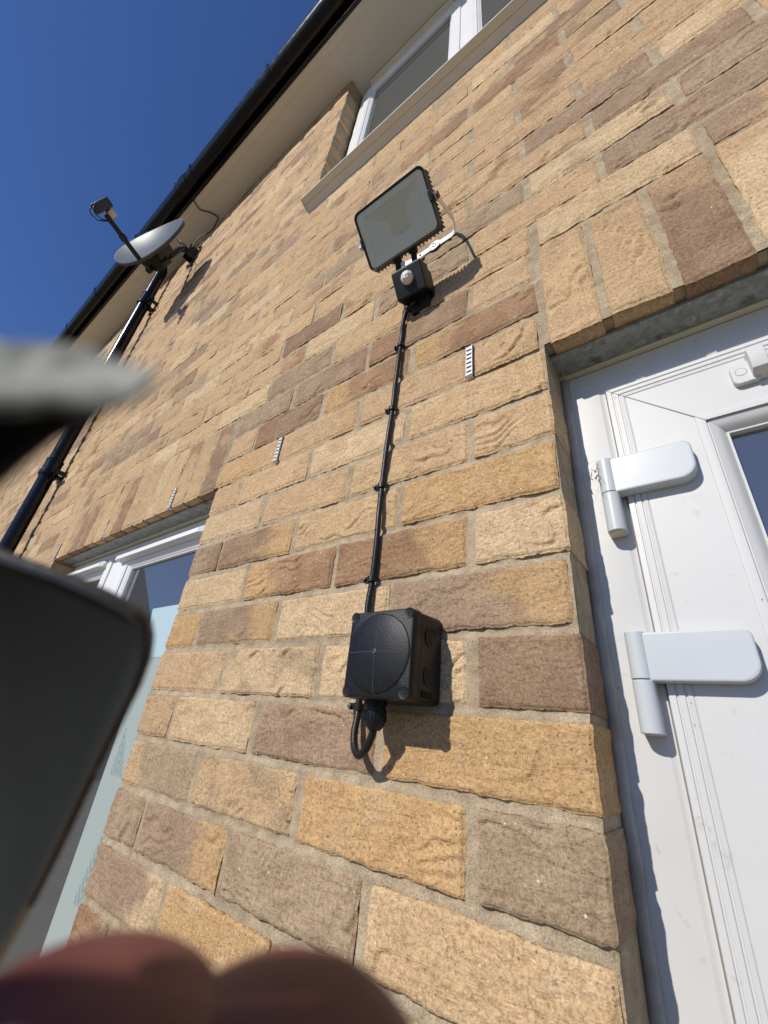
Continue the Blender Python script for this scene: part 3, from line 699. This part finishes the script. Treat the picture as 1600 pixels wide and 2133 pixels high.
mb = MB(); mb.tube([D(.0, -.15, -.05), ab, ae], .0125, 4); mb.tube([D(0, -.186, .1), D(0, -.189, .13)], .017, 6); sp(mb.build('feed_arm', 'darkalu', bevel=.001))
lm = Matrix(((dR.x, dF.x, dU.x, 0), (dR.y, dF.y, dU.y, 0), (dR.z, dF.z, dU.z, 0), (0, 0, 0, 1)))
mb = MB(); mb.box(-.023, .023, -.022, .024, -.058, .052); o = mb.build('receiver', black('lnb_plastic', (.055, .06, .06), .45), bevel=.006, mw=Matrix.Translation(D(0, -.180, .260)) @ lm); sp(o)
mb = MB(); mb.lathe(D(0, -.165, .235), -dF+dU*.25, [(.020, 0), (.026, .008), (.026, .030), (.022, .034)], 20); sp(mb.build('feed_horn', 'cream', auto=40))
mb = MB()
for k in (-1, 1):
    mb.tube([D(.012*k, -.23, .275), D(.014*k, -.265, .27), D(.016*k, -.28-.006*k, .25), D(.01*k, -.265, .22), D(.004*k, -.215, .20)], .0028, 6)
sp(mb.build('receiver_cable', 'blackcable', smooth=True))
wm = Vector((-2.14, 0, 2.22))
mb = MB(); mb.box(wm.x-.05, wm.x+.05, -.006, -.0018, wm.z-.09, wm.z+.09); mb.box(wm.x-.028, wm.x-.022, -.06, -.006, wm.z-.05, wm.z+.05); mb.box(wm.x+.022, wm.x+.028, -.06, -.006, wm.z-.05, wm.z+.05)
for sx_ in (-.038, .038):
    for sz_ in (-.07, .07): mb.lathe((wm.x+sx_, -.006, wm.z+sz_), (0, -1, 0), [(.009, 0), (.009, .008)], 6)
mb.tube([(wm.x, -.02, wm.z-.02), (wm.x, -.07, wm.z), (wm.x+.01, -.10, wm.z-.06), D(-.05, -.02, -.075), D(-.05, -.10, -.07)], .018, 14)
sp(mb.build('wall_bracket', 'darkalu', auto=40))
mb = MB(); mb.box(-.06, .06, -.050, -.012, -.09, .07); mb.box(-.035, .035, -.095, -.045, -.07, .03); mb.tube([(-.07, -.06, -.04), (.07, -.06, -.04)], .012, 8); mb.tube([(-.06, -.07, .02), (.06, -.07, .02)], .008, 8)
sp(mb.build('dish_clamp', 'darkalu', bevel=.002, mw=Matrix.Translation(dc) @ lm))
def smooth_path(pts, n=8):
    P_ = [Vector(p) for p in pts]; P_ = [P_[0]*2-P_[1]]+P_+[P_[-1]*2-P_[-2]]; out = []
    for i in range(1, len(P_)-2):
        for k in range(n):
            t = k/n; a, b, c, d_ = P_[i-1], P_[i], P_[i+1], P_[i+2]
            out.append(.5*((2*b)+(-a+c)*t+(2*a-5*b+4*c-d_)*t*t+(-a+3*b-3*c+d_)*t**3))
    out.append(P_[-2]); return out
mb = MB(); mb.tube(smooth_path([D(.01, -.18, -.02), D(.03, -.12, -.05), D(.08, .0, -.07), Vector((-2.05, -.09, 2.10)), Vector((-2.12, -.05, 2.2)), Vector((-2.07, -.045, 2.31)), Vector((-2.02, -.03, 2.33)), Vector((-2.0, -.012, 2.38)), Vector((-1.99, -.012, 2.47)), Vector((-1.97, -.022, 2.492)), Vector((-1.99, -.07, 2.494)), Vector((-2.03, -.12, 2.493)), Vector((-2.015, -.176, 2.491))]), .0034, 8)
sp(mb.build('dish_cable', 'blackcable', smooth=True))
mb = MB(); mb.tube(smooth_path([Vector((-2.16, -.05, 2.27)), Vector((-2.20, -.10, 2.3)), Vector((-2.15, -.13, 2.25)), Vector((-2.1, -.09, 2.2)), Vector((-2.13, -.05, 2.21))]), .0034, 8); sp(mb.build('cable_loop', 'blackcable', smooth=True))

# ------------------------------------------------------------ floodlight
FW, FH = .150, .107; fc = Vector((-.195, -.1185, .325)); fp = R_(42.8); fyw = .021
fm = Matrix.Translation(fc) @ Matrix.Rotation(fyw, 4, 'Z') @ Matrix.Rotation(fp, 4, 'X')   # local: x right, -y out of the glass, z up
fl = thing('floodlight', 'dark framed rectangular LED floodlight tilted down on a steel bracket above the motion sensor', 'floodlight', (-.195, 0, .41))
def fpr(o): return loc_parent(o, fl, (-.195, 0, .41))
def rl(x, z, r, y, n=6): return [(a, y, b) for a, b in rrect(-x/2, x/2, -z/2, z/2, r, n)]
mb = MB(); mb.loft([rl(FW-.004, FH-.004, .010, .0008), rl(FW-.001, FH-.001, .011, -.0012), rl(FW, FH, .0115, .0005), rl(FW, FH, .0115, .012), rl(FW-.010, FH-.010, .010, .016), rl(FW-.024, FH-.024, .01, .0215)], True, False, True)
mb.loft([rl(FW-.004, FH-.004, .010, .0008), rl(FW-.0055, FH-.0055, .0095, .0009), rl(FW-.006, FH-.006, .009, .003)], True)
# cooling fins all the way round the back
for k in range(19):
    x = -FW/2+.006+k*(FW-.012)/18; mb.box(x-.0011, x+.0011, .0205 if abs(x) < FW/2-.014 else .012, .0245, -FH/2+.0025, FH/2-.0025)
for k in range(13):
    z = -FH/2+.008+k*(FH-.016)/12; mb.box(-FW/2-.0006, -FW/2+.018, .011, .025, z-.0011, z+.0011); mb.box(FW/2-.018, FW/2+.0006, .011, .025, z-.0011, z+.0011)
fpr(mb.build('body', 'darkalu', mw=fm, auto=35))
mb = MB(); mb.loft([rl(FW-.0085, FH-.0085, .009, .0016), rl(FW-.032, FH-.030, .0015, .0016)], True); fpr(mb.build('glass_border', 'lampborder', mw=fm))
mb = MB(); mb.loft([rl(FW-.032, FH-.030, .0015, .0018), rl(.036, .030, .001, .0185)], True); fpr(mb.build('reflector', 'reflector', mw=fm))
mb = MB(); mb.box(-.018, .018, .0178, .0184, -.015, .015); fpr(mb.build('led_chip', 'led', mw=fm))
def lampglass():
    m = glass_mat('lamp_cover_glass', (1, 1, 1), (.96, .97, .95), .15, 1.15, .06); return m
mb = MB(); mb.loft([rl(FW-.0064, FH-.0064, .009, .0010), rl(FW-.0064, FH-.0064, .009, .0006)], True, True, True); fpr(mb.build('cover_glass', lampglass(), mw=fm))
for s_ in (-1, 1):
    mb = MB(); mb.box(s_*(FW/2-.0015)-.003, s_*(FW/2-.0015)+.003, -.002, .012, -.0085, .0085)
    fpr(mb.build('glass_clip', 'blackcable', mw=fm, bevel=.0006))
# bracket
def strip(mb, pts, wdirs, wd, th):
    pts = [Vector(p) for p in pts]; loops = []
    for i, p in enumerate(pts):
        wdir = Vector(wdirs[i]).normalized()
        t = (pts[min(i+1, len(pts)-1)]-pts[max(i-1, 0)]).normalized(); n = t.cross(wdir).normalized()
        loops.append([p+wdir*wd/2+n*th/2, p-wdir*wd/2+n*th/2, p-wdir*wd/2-n*th/2, p+wdir*wd/2-n*th/2])
    mb.loft(loops, True, True, True)
pivR = fm @ Vector((FW/2+.0045, .010, 0)); pivL = fm @ Vector((-FW/2-.0045, .010, 0))
zb = .409; mb = MB()
strip(mb, [pivR+Vector((0, -.004, 0)), pivR+Vector((0, .01, .008)), Vector((pivR.x-.008, -.035, .392)), Vector((-.133, -.014, zb-.004)), Vector((-.137, -.006, zb)), Vector((-.146, -.0035, zb)), Vector((-.20, -.0035, zb)), Vector((-.246, -.0035, zb)), Vector((-.256, -.006, zb)), Vector((-.262, -.014, zb-.004)), Vector((pivL.x+.006, -.035, .392)), pivL+Vector((0, .01, .008)), pivL+Vector((0, -.004, 0))], [(0, -.5, .87)]*3+[(0, -.35, .94), (0, -.1, 1)]+[(0, 0, 1)]*3+[(0, -.1, 1), (0, -.35, .94)]+[(0, -.5, .87)]*3, .0150, .0016)
fpr(mb.build('bracket', 'zinc', auto=30))
mb = MB(); mb.lathe((-.1845, -.0045, zb), (0, -1, 0), [(.0135, 0), (.0135, .0012), (.0050, .0013), (.0050, .0030), (.0030, .0038)], 28); fpr(mb.build('washer', 'zinc', auto=30))
mb = MB(); mb.lathe((-.1845, -.0085, zb), (0, -1, 0), [(.0022, -.001), (.0022, .0006)], 12); fpr(mb.build('bolt_hole', 'darkgap'))
mb = MB(); mb.lathe((-.2195, -.0045, zb), (0, -1, 0), [(.0033, 0), (.0033, .0003)], 14); fpr(mb.build('bolt_hole', 'darkgap'))
mb = MB(); mb.lathe(pivR, (1, 0, 0), [(.0035, -.004), (.0035, .001), (.0062, .001), (.0058, .0055)], 8); fpr(mb.build('pivot_bolt', 'rust'))
mb = MB(); mb.lathe(pivL, (-1, 0, 0), [(.0035, -.004), (.0035, .001), (.0062, .001), (.0058, .0055)], 8); fpr(mb.build('pivot_bolt', 'zinc'))
# motion sensor slung under the lamp
ps = thing('motion_sensor', 'small black box motion sensor with round white dome below the floodlight', 'motion sensor', (-.205, -.04, .28))
def psp(o): return loc_parent(o, ps, (-.205, -.04, .28))
pm = Matrix.Translation((-.2060, -.0400, .2620)) @ Matrix.Rotation(.05, 4, 'Z') @ Matrix.Rotation(R_(36), 4, 'X')
mb = MB(); mb.box(-.0310, .0310, -.016, .018, -.0290, .0240); psp(mb.build('housing', 'blackbox', bevel=.003, mw=pm))
mb = MB(); mb.box(-.029, .029, .020, .034, -.042, .016); mb.box(-.020, .022, .010, .030, -.052, -.026); psp(mb.build('back_plate', 'blackbox', bevel=.002, mw=pm))
mb = MB(); mb.lathe(pm @ Vector((0, -.0155, .002)), pm.to_3x3() @ Vector((0, -1, 0)), [(.0125, 0), (.0122, .003), (.0110, .0062), (.0085, .0092), (.005, .0112), (.001, .012)], 28); psp(mb.build('sensor_dome', 'dome', smooth=True))
mb = MB(); mb.box(-.030, .024, -.0125, .002, .0242, .0256); psp(mb.build('silver_label', 'zinc', mw=pm))
for sx_, nm in ((-.023, 'knuckle'), (.012, 'knuckle')):
    a = pm @ Vector((sx_, .006, .022)); b = fm @ Vector((sx_+.012*0, .016, -FH/2+.004))
    mb = MB(); mb.tube([a, a.lerp(b, .25), a.lerp(b, .3), a.lerp(b, .7), a.lerp(b, .75), b], [.0075, .0075, .0055, .0055, .0085, .0085], 12); psp(mb.build(nm, 'blackbox', auto=40))

# ------------------------------------------------------------ junction box
bx0, bx1, bz0, bz1, bd = -.2290, -.1420, -.4545, -.3635, .0585
jb = thing('junction_box', 'square black plastic junction box with a round raised lid screwed to the wall', 'junction box', (-.185, 0, -.455))
def jp(o): return loc_parent(o, jb, (-.185, 0, -.455))
def rb(g, y, r=.0055): return [(a, y, b) for a, b in rrect(bx0+g, bx1-g, bz0+g, bz1-g, r, 6)]
mb = MB(); mb.loft([rb(.0005, -.0015), rb(0, -.004), rb(.0012, -.0415), rb(.0018, -.0420), rb(.0018, -.0428)], True, True, True); body = jp(mb.build('body', 'blackbox', auto=35))
lid = MB(); lid.loft([rb(.0006, -.0431), rb(.0003, -.0436), rb(.0008, -bd+.0022), rb(.0016, -bd+.0006), rb(.0030, -bd)], True, True, True); ld = jp(lid.build('lid', 'blackbox', auto=35))
def sub(mbo, name, mat, parent, **k):
    o = mbo.build(name, mat, **k); o.parent = parent; o.matrix_parent_inverse = parent.matrix_world.inverted() if False else Matrix(); return o
# dome with a pressed cross: four quadrant shells
cxb, czb, rb_ = (bx0+bx1)/2, (bz0+bz1)/2, .0415
mb = MB()
for qd in range(4):
    V = []; F = []; n = 30
    for i in range(n+1):
        for j in range(n+1):
            r = rb_*i/n; t = R_(90*qd)+R_(90)*j/n
            x = r*math.cos(t); z = r*math.sin(t)
            e_ = min(abs(x), abs(z)); 
            hgt = .0046*(1-(r/rb_)**2)+.0008
            if i == n: hgt = -.0004
            V.append((cxb+x, -bd-hgt, czb+z))
    for i in range(n):
        for j in range(n): F.append((i*(n+1)+j, (i+1)*(n+1)+j, (i+1)*(n+1)+j+1, i*(n+1)+j+1))
    mb.add(V, F)
dm = mb.build('dome', 'blackbox', smooth=True); dm.parent = ld
mb = MB(); zc = lambda r: -bd-.0046*(1-(r/rb_)**2)-.00088
strip_pts = [i/12*2-1 for i in range(13)]
for ax in (0, 1):
    lo = []
    for s_ in strip_pts:
        r = abs(s_)*rb_*.985; y = zc(r)
        if ax == 0: lo.append([(cxb+s_*rb_*.985, y, czb-.00034), (cxb+s_*rb_*.985, y-.0002, czb+.00034)])
        else: lo.append([(cxb-.00034, y, czb+s_*rb_*.985), (cxb+.00034, y-.0002, czb+s_*rb_*.985)])
    mb.loft(lo, False)
mb.lathe((cxb, zc(0), czb), (0, -1, 0), [(.0026, -.001), (.0026, .0006), (.0018, .0008), (.0012, .0001)], 16)
gcol = black('scored_plastic', (.075, .075, .075), .35); o = mb.build('lid_cross', gcol); o.parent = ld
for sx_, sz_ in ((bx0+.0067, bz0+.0067), (bx1-.0067, bz0+.0067), (bx0+.0067, bz1-.0067), (bx1-.0067, bz1-.0067)):
    mb = MB(); mb.lathe((sx_, -bd+.0008, sz_), (0, -1, 0), [(.0062, -.001), (.0062, .0008), (.0058, .0012), (.0052, .0010)], 20); s_o = mb.build('lid_screw', 'blackbox', auto=30); s_o.parent = ld
    a = rnd.uniform(0, 3.14); mb = MB(); mb.box(-.0032, .0032, -.0003, .0003, -.0006, .0006); s2 = mb.build('slot', 'darkgap', mw=Matrix.Translation((sx_, -bd-.0004, sz_)) @ Matrix.Rotation(a, 4, 'Y')); 
    jp(s2)
for ob in (dm, o): pass
for z in (-.3885, -.4280):
    mb = MB(); mb.lathe((bx1-.0014, -.0235, z), (1, 0, 0), [(.0105, -.001), (.0105, .0014), (.0092, .0014), (.0088, .0002), (.0010, .0002)], 28); k_ = mb.build('knockout', 'blackbox', auto=30); k_.parent = body
    mb = MB(); mb.lathe((bx1-.0010, -.0235, z), (1, 0, 0), [(.0086, -.0004), (.0086, .0005)], 28); k_ = jp(mb.build('knockout_recess', 'darkgap'))
mb = MB()
for k in range(5): mb.box(bx1-.0010, bx1+.0002, -.036-.0006*0+k*.0045, -.0352+k*.0045, -.4495, -.4425)
jp(mb.build('side_rib', 'blackbox'))
gx, gyy = -.2030, -.0300
mb = MB(); mb.lathe((gx, gyy, bz0+.0015), (0, 0, -1), [(.0118, 0), (.0118, .0050), (.0100, .0052), (.0100, .0075)], 6); mb.lathe((gx, gyy, bz0-.006), (0, 0, -1), [(.0112, 0), (.0116, .003), (.0116, .013), (.0100, .0165), (.0078, .0195), (.0060, .0215), (.0055, .0215)], 24)
jp(mb.build('cable_gland', 'blackbox', auto=35))
mb = MB()
for k in range(20):
    a = 2*math.pi*k/20; mb.tube([(gx+.0116*math.cos(a), gyy+.0116*math.sin(a), bz0-.009), (gx+.0116*math.cos(a), gyy+.0116*math.sin(a), bz0-.019)], .0007, 5)
jp(mb.build('gland_rib', 'blackbox'))
# cable from the sensor down the wall, behind the box and back up into the gland
cb = thing('electrical_cable', 'black electrical cable running down the brickwork from the motion sensor to the junction box', 'cable', (-.248, -.006, -.1))
cpts = [(-.210, -.02, .232), (-.226, -.011, .240), (-.2400, -.0075, .232), (-.2440, -.0062, .205), (-.2430, -.0075, .180), (-.2442, -.0058, .150), (-.2440, -.0075, .105), (-.2462, -.0066, .050), (-.2470, -.0056, -.004), (-.2482, -.0072, -.055), (-.2500, -.0066, -.105), (-.2510, -.0056, -.155), (-.2490, -.0076, -.205), (-.2478, -.0070, -.250), (-.2492, -.0056, -.303), (-.2505, -.0068, -.345),
        (-.2500, -.006, -.40), (-.2480, -.0060, -.452), (-.2460, -.0085, -.470), (-.2440, -.0130, -.486), (-.2370, -.0180, -.500), (-.2260, -.0230, -.5065), (-.2140, -.0270, -.500), (-.2060, -.0295, -.488), (-.2030, -.0300, -.475), (-.2030, -.0300, -.468)]
# pass to the left of / behind the box edge
cpts[16] = (-.2440, -.0052, -.40)
mb = MB(); mb.tube(smooth_path(cpts, 7), .0041, 14)
c_ = mb.build('sheath', 'blackcable', smooth=True); loc_parent(c_, cb, (-.248, -.006, -.1))
lab = {.148: 'black cable clip highest on the wall, nearest the motion sensor', -.004: 'black cable clip second from the top, level with the top of the door',
       -.155: 'black cable clip third from the top, halfway down the cable', -.303: 'black cable clip just above the junction box', -.459: 'black cable clip tucked under the junction box beside the gland'}
for z, t_ in lab.items():
    x = {.148: -.2441, -.004: -.2470, -.155: -.2510, -.303: -.2492, -.459: -.2475}[z]
    r = thing('cable_clip', t_, 'cable clip', (x, -.006, z), 'clips along the cable')
    mb = MB(); p_ = []
    for k in range(13):
        a = R_(-20+220*k/12); p_.append((x+.0052*math.cos(a), -.0060-.0052*math.sin(a)))
    q_ = [(x+(a-x)*1.28, -.0060+(b+.0060)*1.28) for a, b in p_][::-1]
    pr_ = p_+[(x-.0066, -.0010)]+q_+[(x+.0066, -.0010)]
    mb.loft([[(a, b, z-.0038) for a, b in p_+q_], [(a, b, z+.0038) for a, b in p_+q_]], True, True, True)
    mb.box(x-.0135, x-.0050, -.0085, -.0012, z-.0036, z+.0036); mb.lathe((x-.0103, -.0085, z), (0, -1, 0), [(.0018, -.001), (.0018, .003), (.0017, .003)], 10)
    loc_parent(mb.build('saddle', 'blackcable', auto=35), r, (x, -.006, z))
    mb = MB(); mb.lathe((x-.0103, -.0112, z), (0, -1, 0), [(.0026, 0), (.0024, .0012), (.0010, .0016)], 12); loc_parent(mb.build('nail_head', 'nail', auto=40), r, (x, -.006, z))

# ------------------------------------------------------------ weep vents
wl = [(-.1075, .001, 'white ladder weep vent in the joint left of the door head'), (-.5575, .001, 'white ladder weep vent just right of the lower window head'),
      (-1.0045, .001, 'white weep vent over the lower window, nearest the door'), (-1.4545, .001, 'white weep vent over the middle of the lower window'), (-1.9045+.0, .001, 'white weep vent over the far left end of the lower window')]
for x, z, t_ in wl:
    r = thing('weep_vent', t_, 'weep vent', (x, 0, z), 'weep vents above the openings')
    mb = MB(); mb.box(x-.0056, x-.0046, -.0030, .006, z, z+.062); mb.box(x+.0042, x+.0052, -.0034, .006, z, z+.062)
    for k in range(7): mb.box(x-.0048, x+.0044, -.0026, -.0010, z+.0005+k*.0092, z+.0056+k*.0092)
    mb.box(x-.0045, x+.0045, -.006, .006, z-.0028, z-.0006)
    loc_parent(mb.build('ladder', 'whitepvc'), r, (x, 0, z))
    mb = MB(); mb.box(x-.0066, x+.0066, -.0006, .0012, z-.001, z+.063); loc_parent(mb.build('dark_cavity', 'darkgap'), r, (x, 0, z))

# ------------------------------------------------------------ cobweb bits by the top hinge
cw = MB()
rw = random.Random(3)
for k in range(7):
    a = Vector((.018+rw.uniform(0, .012), .055, -.17-rw.uniform(0, .05))); b = a+Vector((rw.uniform(.004, .016), -.004, rw.uniform(-.02, .012)))
    cw.tube(smooth_path([a, a.lerp(b, .5)+Vector((rw.uniform(-.004, .004), -.003, rw.uniform(-.004, .004))), b], 4), .00012, 4)
for k in range(5):
    a = Vector((.02+.012*k, .060, -.012)); b = Vector((.045+.018*k, .058, -.06-.003*k)); cw.tube([a, a.lerp(b, .5)+Vector((0, 0, -.006)), b], .00006, 4)
tag(cw.build('cobweb', new_mat('web', (.30, .28, .24), .8)), 'wispy cobweb strands in the corner of the door frame above the top hinge', 'cobweb')
cw = MB()
for k in range(9):
    a = Vector((.027, .052, -.192))+Vector((rw.uniform(-.006, .006), 0, rw.uniform(-.006, .006))); cw.tube([a, a+Vector((rw.uniform(-.007, .007), -.003, rw.uniform(-.007, .007)))], [.0006, .0002], 5)
tag(cw.build('dead_insect', new_mat('insect_husk', (.16, .10, .05), .8)), 'tiny brown insect husk caught on the door frame left of the top hinge', 'insect')

# ------------------------------------------------------------ ground, neighbour
def structure(o): o['kind'] = 'structure'; return o
mb = MB(); mb.add([(-200, -200, -2.15), (200, -200, -2.15), (200, 200, -2.15), (-200, 200, -2.15)], [(0, 1, 2, 3)]); structure(mb.build('ground', 'ground'))
nb = thing('neighbour_house', 'dark gabled neighbouring house seen only as a reflection in the lower window', 'house', (-15, -3, -2.15))
def np_(o): return loc_parent(o, nb, (-15, -3, -2.15))
pf = [(3.0, -2.15), (-5.1, -2.15), (-5.1, .55), (-3.4, 3.7), (-2.55, 5.2), (3.0, .6)]
mb = MB(); mb.loft([[(-12.6, a, b) for a, b in pf], [(-22, a, b) for a, b in pf]], True, True, True); np_(mb.build('wall', 'farbrick'))
mb = MB(); mb.loft([[(-12.3, a, b) for a, b in [(-5.4, .3), (-3.5, 3.95), (-2.55, 5.6), (3.0, .85), (3.0, .65), (-2.55, 5.3), (-3.4, 3.72), (-5.25, .25)]], [(-22.3, a, b) for a, b in [(-5.4, .3), (-3.5, 3.95), (-2.55, 5.6), (3.0, .85), (3.0, .65), (-2.55, 5.3), (-3.4, 3.72), (-5.25, .25)]]], True, True, True); np_(mb.build('roof', 'tiles'))
mb = MB(); mb.box(-12.6, -12.55, -2.6, -1.4, -1.0, .2); np_(mb.build('window', 'pvc'))

# ------------------------------------------------------------ things close to the lens (placed in metres from the camera position)
def K(r, u, f): return CP+RIGHT*r-DOWN*u+FWD*f
def skin_w():
    m = new_mat('skin', (.22, .07, .05), .5); b = m.node_tree.nodes['Principled BSDF']
    base(m, ramp(m, noise(m, 220, 3), [(0.3, (.115, .033, .029)), (0.7, (.165, .055, .046))]))
    b.inputs['Subsurface Weight'].default_value = .25; b.inputs['Subsurface Radius'].default_value = (.004, .0015, .0008); b.inputs['Subsurface Scale'].default_value = 1.0
    return m
hand = thing('person', 'out of focus reddish fingertips curling up over the bottom edge of the picture', 'person', tuple(K(-.01, -.09, .0)))
chains = []
bmh = bpy.data.meshes.new('hand')
joints = {'wrist': ((-.005, -.185, -.010), .026), 'palm': ((-.006, -.135, -.012), .030), 'palm2': ((-.008, -.105, -.014), .026)}
vl = []; el = []; rl_ = []
def addv(p, r): vl.append(K(*p)); rl_.append(r); return len(vl)-1
arm = addv((.02, -.30, .0), .034); wr = addv((0, -.20, -.006), .026); pa = addv((-.004, -.150, -.010), .030); el += [(arm, wr), (wr, pa)]
fing = [[(-.036, -.108, -.006, .011), (-.034, -.078, .004, .0095), (-.026, -.052, .014, .0088), (-.0160, -.0330, .0200, .0100), (-.0155, -.0247, .0205, .0100)],
        [(-.012, -.100, -.004, .011), (-.010, -.074, .006, .0098), (-.008, -.050, .015, .0090), (-.0058, -.0340, .0205, .0104), (-.0062, -.0266, .0210, .0102)],
        [(-.010, -.060, .012, .0085), (-.0108, -.0400, .0205, .0105), (-.0108, -.0335, .0214, .0104)],
        [(.012, -.104, -.006, .0105), (.016, -.080, .002, .0092), (.016, -.064, .010, .0086), (.013, -.054, .016, .0080)],
        [(.032, -.114, -.010, .0095), (.038, -.094, -.004, .0082), (.038, -.080, .004, .0076), (.034, -.072, .010, .0070)]]
for fch in fing:
    prev = pa
    for (r, u, f, rad) in fch:
        i = addv((r, u, f), rad); el.append((prev, i)); prev = i
th = pa
for (r, u, f, rad) in [(-.048, -.150, -.018, .014), (-.066, -.124, -.020, .0115), (-.074, -.100, -.016, .0105), (-.074, -.082, -.010, .0095)]:
    i = addv((r, u, f), rad); el.append((th, i)); th = i
bmh.from_pydata(vl, el, []); ho = bpy.data.objects.new('hand', bmh); COL.objects.link(ho); bmh.materials.append(skin_w())
sm = ho.modifiers.new('skin', 'SKIN'); sm.use_smooth_shade = True
for i, r in enumerate(rl_): bmh.skin_vertices[0].data[i].radius = (r, r)
bmh.skin_vertices[0].data[pa].use_root = True
for i in range(len(rl_)):
    if i != pa: bmh.skin_vertices[0].data[i].use_root = False
ss = ho.modifiers.new('sub', 'SUBSURF'); ss.levels = 3; ss.render_levels = 3
loc_parent(ho, hand, K(-.01, -.09, .0))
nm_ = new_mat('fingernail', (.42, .26, .19), .3)
mb = MB(); nl = []
cN = Vector(K(-.0162, -.0262, .0150))
V = []; F = []
for i in range(7):
    for j in range(7):
        a = (i/6-.5)*.0085; b = (j/6-.5)*.009; V.append(K(-.0185+a, -.0246+b-abs(a)*.1, .0142+ (a*a)*40+max(0, b)*.3))
for i in range(6):
    for j in range(6): F.append((i*7+j, (i+1)*7+j, (i+1)*7+j+1, i*7+j+1))
mb.add(V, F); no = mb.build('fingernail', nm_, smooth=True); so_ = no.modifiers.new('s', 'SOLIDIFY'); so_.thickness = .0004; loc_parent(no, hand, K(-.01, -.09, .0))

# dark leather phone-case cover swung out beside the lens
def px(u, v, d): return K((u-800)/868.244*d, -(v-1066.5)/868.244*d, d)
case = thing('phone_case', 'blurred dark grey slab with a rounded corner and worn brown edge at the lower left', 'phone case', tuple(px(100, 1500, .05)))
out = [(-900, 830), (-400, 985), (0, 1166), (110, 1203), (200, 1243), (262, 1278), (286, 1305), (292, 1340), (287, 1385), (264, 1450), (215, 1548), (165, 1652), (100, 1792), (40, 1912), (-60, 2090), (-500, 2600), (-900, 2300)]
def cpt(u, v, off): 
    d = .050+max(0, -u)*.000004; p = px(u, v, d); return p+FWD*off
cxo = sum(a for a, b in out)/len(out); cyo = sum(b for a, b in out)/len(out)
def inset(k): return [(a+(cxo-a)*k, b+(cyo-b)*k) for a, b in out]
mb = MB(); mb.loft([[cpt(a, b, .0004) for a, b in inset(.035)], [cpt(a, b, .0) for a, b in inset(.012)], [cpt(a, b, .0006) for a, b in inset(.002)], [cpt(a, b, .0020) for a, b in inset(0)], [cpt(a, b, .0034) for a, b in inset(.006)]], True, True, True)
def leather():
    m = new_mat('dark_leather', (.030, .032, .033), .5); a = noise(m, 900, 3); base(m, ramp(m, noise(m, 120, 4), [(0.3, (.019, .023, .026)), (0.7, (.025, .029, .031))])); return m
co = mb.build('cover', leather(), auto=60); loc_parent(co, case, px(100, 1500, .05))
def worn():
    m = new_mat('worn_edge', (.12, .07, .04), .6); base(m, ramp(m, noise(m, 500, 4), [(0.35, (.012, .010, .009)), (0.55, (.035, .026, .019)), (0.7, (.08, .078, .072))])); return m
mb = MB(); mb.tube([cpt(a, b, .0016) for a, b in inset(.016)[1:14]], .0007, 8); e_ = mb.build('worn_edge', worn(), smooth=True); loc_parent(e_, case, px(100, 1500, .05))

# frayed grey strap poking in from the left
st = thing('wrist_strap', 'blurred grey and white frayed strap with black underside poking in from the left edge', 'strap', tuple(px(0, 800, .024)))
def strapm():
    m = new_mat('grey_fluffy_cloth', (.45, .47, .46), .95); base(m, ramp(m, noise(m, 210, 4, .62), [(0.34, (.06, .065, .065)), (0.46, (.22, .24, .235)), (0.58, (.50, .53, .51)), (0.74, (.70, .73, .71))])); bump(m, [(noise(m, 1500, 2), .00008)]); return m
d = .018
cent = [(-500, 766, 108), (-400, 768, 108), (-150, 776, 104), (-40, 782, 100), (40, 784, 97), (100, 787, 92), (150, 792, 82), (200, 802, 74), (240, 804, 66), (268, 804, 58), (290, 802, 48), (306, 800, 34), (316, 799, 18), (319, 799, 6)]
loops = []
for (u, v, h) in cent:
    lp = []
    for k in range(28):
        a = 2*math.pi*k/28; jit = 1+.07*math.sin(3*a+u*.02)+.03*math.sin(7*a+u*.05)
        c_ = px(u, v, d); s_ = d/868.244*h*jit
        lp.append(c_-DOWN*(math.sin(a)*s_)+FWD*(math.cos(a)*s_*.35+math.sin(a)*s_*.70))
    loops.append(lp)
mb = MB(); mb.loft(loops, True, True, True); o = mb.build('strap', strapm(), smooth=True); loc_parent(o, st, px(0, 800, .024))
mb = MB(); lo2 = []
for (u, v, h, e2) in ((-700, 985, 170, 60), (-300, 965, 150, 60), (-120, 950, 122, 50), (-20, 935, 96, 44), (50, 905, 66, 36), (110, 884, 38, 26), (165, 874, 22, 18), (205, 868, 8, 8)):
    lp = []
    for k in range(20):
        a = 2*math.pi*k/20; c_ = px(u, v, d+.0006); lp.append(c_-DOWN*(math.sin(a)*(d/868.244*h))+FWD*(math.cos(a)*(d/868.244*e2)))
    lo2.append(lp)
mb.loft(lo2, True, True, True); o = mb.build('dark_underside', black('black_rubber', (.020, .020, .020), .7), smooth=True); loc_parent(o, st, px(0, 800, .024))

# unseen slab added just behind the lens to shade the fingers
blk = thing('blocker', 'slim black tablet added unseen behind the viewpoint to shade the fingers', 'blocker', tuple(K(-.06, .04, -.006)))
mb = MB(); q_ = rrect(-.150, .045, -.075, .0875, .010, 6); mb.loft([[K(a, b, -.0020) for a, b in q_], [K(a, b, -.0100) for a, b in q_]], True, True, True)
loc_parent(mb.build('body', 'blackpvc', bevel=.001), blk, K(-.06, .04, -.006))
